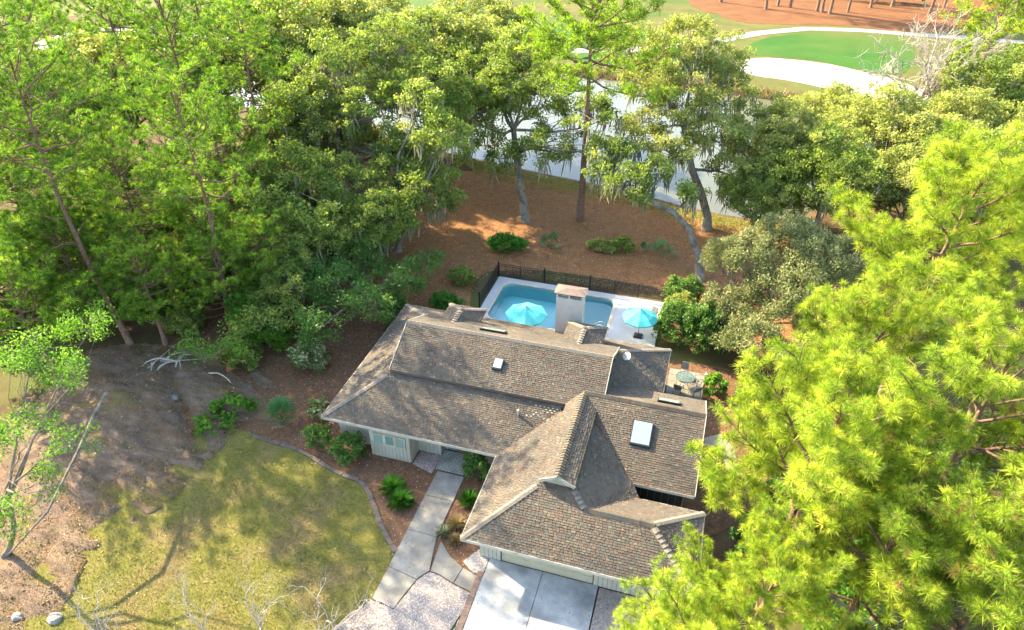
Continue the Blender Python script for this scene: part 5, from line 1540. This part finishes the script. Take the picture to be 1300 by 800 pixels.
# ---- shrubs
def shrub(label, base, r3, seed, mat='leaf_dark', size=.11, per=70, n=None, name='round_shrub', group='garden shrubs', flowers=0, dens=4.6):
    rg = np.random.default_rng(seed)
    rx, ry, rz_ = r3
    size *= 1.4
    c = np.array([base[0], base[1], rz_*.92])
    k = n or int(dens*4*math.pi*((rx+ry+rz_)/3)**2)
    d = rg.normal(size=(k, 3)); d /= np.linalg.norm(d, axis=1)[:, None]; d[:, 2] = np.where(d[:, 2] < -.5, -d[:, 2], d[:, 2])
    q_ = rg.uniform(.62, 1.02, k)*(1+rg.normal(0, .07, k))
    C = c+d*np.array(r3)*q_[:, None]
    Rs = rg.uniform(.16, .34, k)*max(.8, min(1.4, rx))
    V, F, a = leaf_cloud(C, Rs, per*.75*(.65/.25)**2/max(.64, min(2, rx*rx)), size, rg, .6, .4, .8)
    wood = MB()
    for j in range(6):
        e_ = C[rg.integers(0, k)]
        lp = curve((base[0]+rg.normal(0, .05), base[1]+rg.normal(0, .05), -.05), e_, .02, rg, 3, .2)
        wood.tube(lp, taper(.035, .012, len(lp)), 4)
    cr_ = [('foliage', V, F, a, mat)]
    root = empty(name, (float(base[0]), float(base[1]), 0), label, 'shrub', group)
    b = (float(base[0]), float(base[1]), 0)
    wood.build('stem', 'bark_oak', root, True, off=b)
    link('foliage', npmesh('foliage', V-np.array(b), F, mat, a), root)
    if flowers:
        Cf = C[rg.integers(0, k, flowers)]+d[rg.integers(0, k, flowers)]*.12
        fl = MB()
        for p in Cf: fl.lathe([(.02, -.03), (.055, .0), (.04, .04), (.01, .05)], tuple(p), 6)
        tag(fl.build('flower', 'flower_red', root, off=b), kind='stuff')
    return root
shrub('clipped dark shrub under the left front window', (-18.5, 26.4), (1.2, .9, .85), 601)
shrub('dark shrub at the left front corner of the roof', (-20.8, 26.9), (.95, .8, .7), 602)
shrub('pale leaved variegated shrub beside the left eave', (-22.0, 29.0), (.75, .7, .75), 603, 'leaf_variegated')
shrub('large pale variegated shrub left of the house', (-25.4, 33.6), (1.35, 1.2, 1.1), 604, 'leaf_variegated', .13)
shrub('dark rounded shrub right of the entry step', (-10.2, 27.0), (.95, .75, 1.05), 605)
shrub('low green mound shrub behind the pool fence', (-16.7, 54.3), (2.0, 1.2, .75), 606, 'blade_green', .13)
shrub('left half of the olive mound behind the fence', (-8.2, 57.0), (1.3, 1.0, .5), 607, 'leaf_oak_pale', .13)
shrub('right half of the olive mound behind the fence', (-6.4, 57.4), (1.2, .9, .55), 608, 'leaf_oak', .13)
shrub('small rounded shrub left of the pool fence', (-18.7, 47.7), (1.15, 1.0, .8), 609, 'leaf_oak', .12)
shrub('low shrub tucked behind the left roof dormer', (-18.6, 43.8), (1.4, .9, .6), 610, 'blade_green', .12)
shrub('dark round topiary shrub at the back corner of deck', (-.2, 49.2), (1.5, 1.35, 1.5), 611, 'leaf_dark', .11)
shrub('yellow-green hedge shrub between topiary and camellia', (-.2, 47.2), (1.4, 1.2, 1.3), 612, 'leaf_oak_pale', .12)
shrub('dark hedge shrub along the right side of deck', (-.3, 44.7), (1.5, 1.5, 1.6), 613, 'leaf_dark', .12)
shrub('camellia with small red flowers right of the deck', (1.9, 44.2), (2.0, 1.7, 2.0), 614, 'leaf_dark', .14, flowers=22, per=60)
shrub('bright green shrub right of the patio table', (3.0, 39.0), (.85, .8, .85), 615, 'leaf_bright', .12)
shrub('dark shrub beside the curved side path', (5.5, 38.5), (1.1, 1.0, .9), 616, 'leaf_dark')
shrub('leafy shrub at the foot of the earth mound', G(300, 525), (1.5, 1.2, .7), 617, 'leaf_bright', .2, per=30, dens=1.6)
shrub('flowering weedy shrub in the gully by the lawn', G(272, 545), (1.3, 1.0, .5), 618, 'leaf_bright', .2, per=26, dens=1.5, flowers=8)
shrub('green undergrowth shrub behind the variegated shrub', G(345, 440), (1.6, 1.4, 1.2), 619, 'leaf_bright', .15)
shrub('dark undergrowth shrub left of the large variegated shrub', G(310, 465), (1.4, 1.2, 1.0), 620, 'leaf_oak', .15)
shrub('long dark hedge among the golf course pines', (33, 191), (9, 2.0, 1.9), 621, 'leaf_dark', .5, per=30, dens=.4)
shrub('dark undergrowth shrub under the right foreground pine', (8.0, 30.0), (1.6, 1.5, 1.2), 622, 'leaf_dark', .14)
shrub('green undergrowth shrub at the lower right behind pines', (9.0, 23.0), (1.8, 1.6, 1.3), 623, 'leaf_bright', .15)
shrub('dark undergrowth shrub in the shade of the left pines', G(140, 330), (2.0, 1.8, 1.4), 624, 'leaf_oak', .2)
shrub('green undergrowth shrub among the left pine trunks', G(240, 350), (2.2, 1.8, 1.6), 625, 'leaf_bright', .2)
shrub('dark undergrowth shrub under the broad oak', G(420, 330), (2.2, 2.0, 1.5), 626, 'leaf_dark', .2)
shrub('dark shrub against the back left corner of house', (-21.6, 40.2), (1.3, 1.3, 1.5), 627, 'leaf_dark', .13)

# ---- grassy yuccas, palmettos, dry grass
def spiky(label, base, r_, n, seed, mat, w_=.035, name='yucca', up=.55, cat='plant', group='spiky plants of the front beds'):
    rg = np.random.default_rng(seed)
    d = rg.normal(size=(n, 3)); d /= np.linalg.norm(d, axis=1)[:, None]; d[:, 2] = np.abs(d[:, 2])*.9+up*rg.random(n); d /= np.linalg.norm(d, axis=1)[:, None]
    L = r_*rg.uniform(.7, 1.1, n)
    s = np.cross(d, [0, 0, 1.]); s /= np.linalg.norm(s, axis=1)[:, None]
    o0 = np.zeros((n, 3)); o0[:, 2] = r_*.15
    mid = o0+d*(L*.55)[:, None]; tip = o0+d*L[:, None]; tip[:, 2] -= .22*L*(1-d[:, 2])
    V = np.stack([o0-s*w_*.4, o0+s*w_*.4, mid+s*w_*.5, tip, mid-s*w_*.5], 1).reshape(-1, 3)
    root = empty(name, (float(base[0]), float(base[1]), 0), label, cat, group)
    link('blades', npmesh('blades', V, np.arange(n*5).reshape(n, 5), mat, np.repeat(rg.random(n), 5)), root)
    MB().lathe([(.09, 0), (.1, r_*.15), (.03, r_*.25)], (0, 0, 0), 8).build('stem', 'bark_oak', root)
    return root
spiky('bright green grassy yucca nearer the bay window', (-14.75, 24.75), 1.0, 520, 701, 'blade_green')
spiky('bright green grassy yucca nearer the front walk', (-13.85, 23.95), 1.0, 520, 702, 'blade_green')
spiky('green yucca between the walk and the garage eave', (-10.1, 25.2), .85, 420, 703, 'blade_green')
spiky('dry straw coloured grass clump right of the walk', (-10.2, 23.4), .75, 260, 704, 'blade_dry', .03)
spiky('second dry grass clump nearer the garage corner', (-9.9, 22.4), .6, 220, 705, 'blade_dry', .03)
spiky('small yellow-green grass clump beside the walk joint', (-10.75, 22.7), .6, 160, 706, 'leaf_variegated', .03)
def palmetto(label, base, nf, R_, seed, group='palmettos'):
    rg = np.random.default_rng(seed)
    root = empty('palmetto', (float(base[0]), float(base[1]), 0), label, 'plant', group)
    MB().lathe([(.12, 0), (.14, .25), (.06, .4)], (0, 0, 0), 8).build('trunk', 'bark_oak', root)
    for i in range(nf):
        a_ = i*2.4+rg.normal(0, .3); el = R(rg.uniform(15, 75))
        ax = np.array([math.cos(a_)*math.cos(el), math.sin(a_)*math.cos(el), math.sin(el)])
        pl_ = R_*rg.uniform(.45, .65)
        hub = np.array([0, 0, .3])+ax*pl_
        side = unit(np.cross(ax, [0, 0, 1])); nn = np.cross(side, ax)
        V, F = [], []
        for k in range(15):
            th = R(-115+230*k/14)
            d = ax*math.cos(th)+side*math.sin(th)
            L = R_*.62*rg.uniform(.85, 1.05)*(1-.25*abs(th)/2)
            s2 = np.cross(d, nn)
            tip = hub+d*L-np.array([0, 0, .18*L]); mid = hub+d*L*.55
            n0 = len(V)
            V += [hub, mid+s2*.035, tip, mid-s2*.035]; F.append((n0, n0+1, n0+2, n0+3))
        me = npmesh('frond', np.array(V), np.array(F), 'palm', np.full(len(V), rg.random()))
        fr_ = link('frond', me, root)
        MB().tube([(0, 0, .28), tuple(np.array([0, 0, .3])+ax*pl_*.5), tuple(hub)], [.02, .014, .01], 4).build('stalk', 'leaf_bright', fr_)
    return root
palmetto('large spreading palmetto left of the house', (-24.2, 27.9), 15, 1.7, 801)
palmetto('small palmetto left of centre behind the fence', (-12.9, 55.9), 10, 1.3, 802)
palmetto('palmetto behind the fence near the leaning oak', (-2.7, 57.4), 11, 1.5, 803)
palmetto('tiny palmetto left of the one near leaning oak', (-4.3, 57.6), 6, .8, 804)
palmetto('palmetto in the undergrowth among the left pines', G(255, 300), 12, 2.0, 805)
# leafy undergrowth of the left wood and of the lower right corner
ub = [o for o in COL.objects if o.get('label') in ('green undergrowth shrub among the left pine trunks', 'dark undergrowth shrub in the shade of the left pines', 'dark undergrowth shrub under the broad oak')]
rq = random.Random(31)
UL = [(-37.0, 34.8), (-41.5, 36.0), (-46.0, 36.0), (-50.5, 37.5), (-43.5, 42.5), (-39.0, 44.5), (-34.5, 41.0), (-31.5, 36.6), (-52.0, 46.5), (-46.5, 46.0), (-57.0, 41.0), (-35.5, 51.0), (-41.0, 53.0), (-30.5, 51.5), (-49.0, 31.0)]
for k_, (x_, y_) in enumerate(UL):
    copy_tree(ub[k_ % len(ub)], 'leafy undergrowth bush in the shade of the left-hand wood', (x_, y_, 0), rq.uniform(0, 6), (rq.uniform(.7, 1.2),)*3, 'undergrowth bushes of the left-hand wood')
UR = [(10.5, 33.5), (13.5, 28.0), (15.5, 33.0), (7.5, 34.0), (11.5, 25.0), (6.5, 26.5), (18.0, 38.0), (14.0, 38.5), (19.5, 29.0)]
for k_, (x_, y_) in enumerate(UR):
    copy_tree(ub[k_ % len(ub)], 'leafy undergrowth bush beneath the lime green foreground pines', (x_, y_, 0), rq.uniform(0, 6), (rq.uniform(.8, 1.3),)*3, 'undergrowth bushes beneath the right-hand pines')
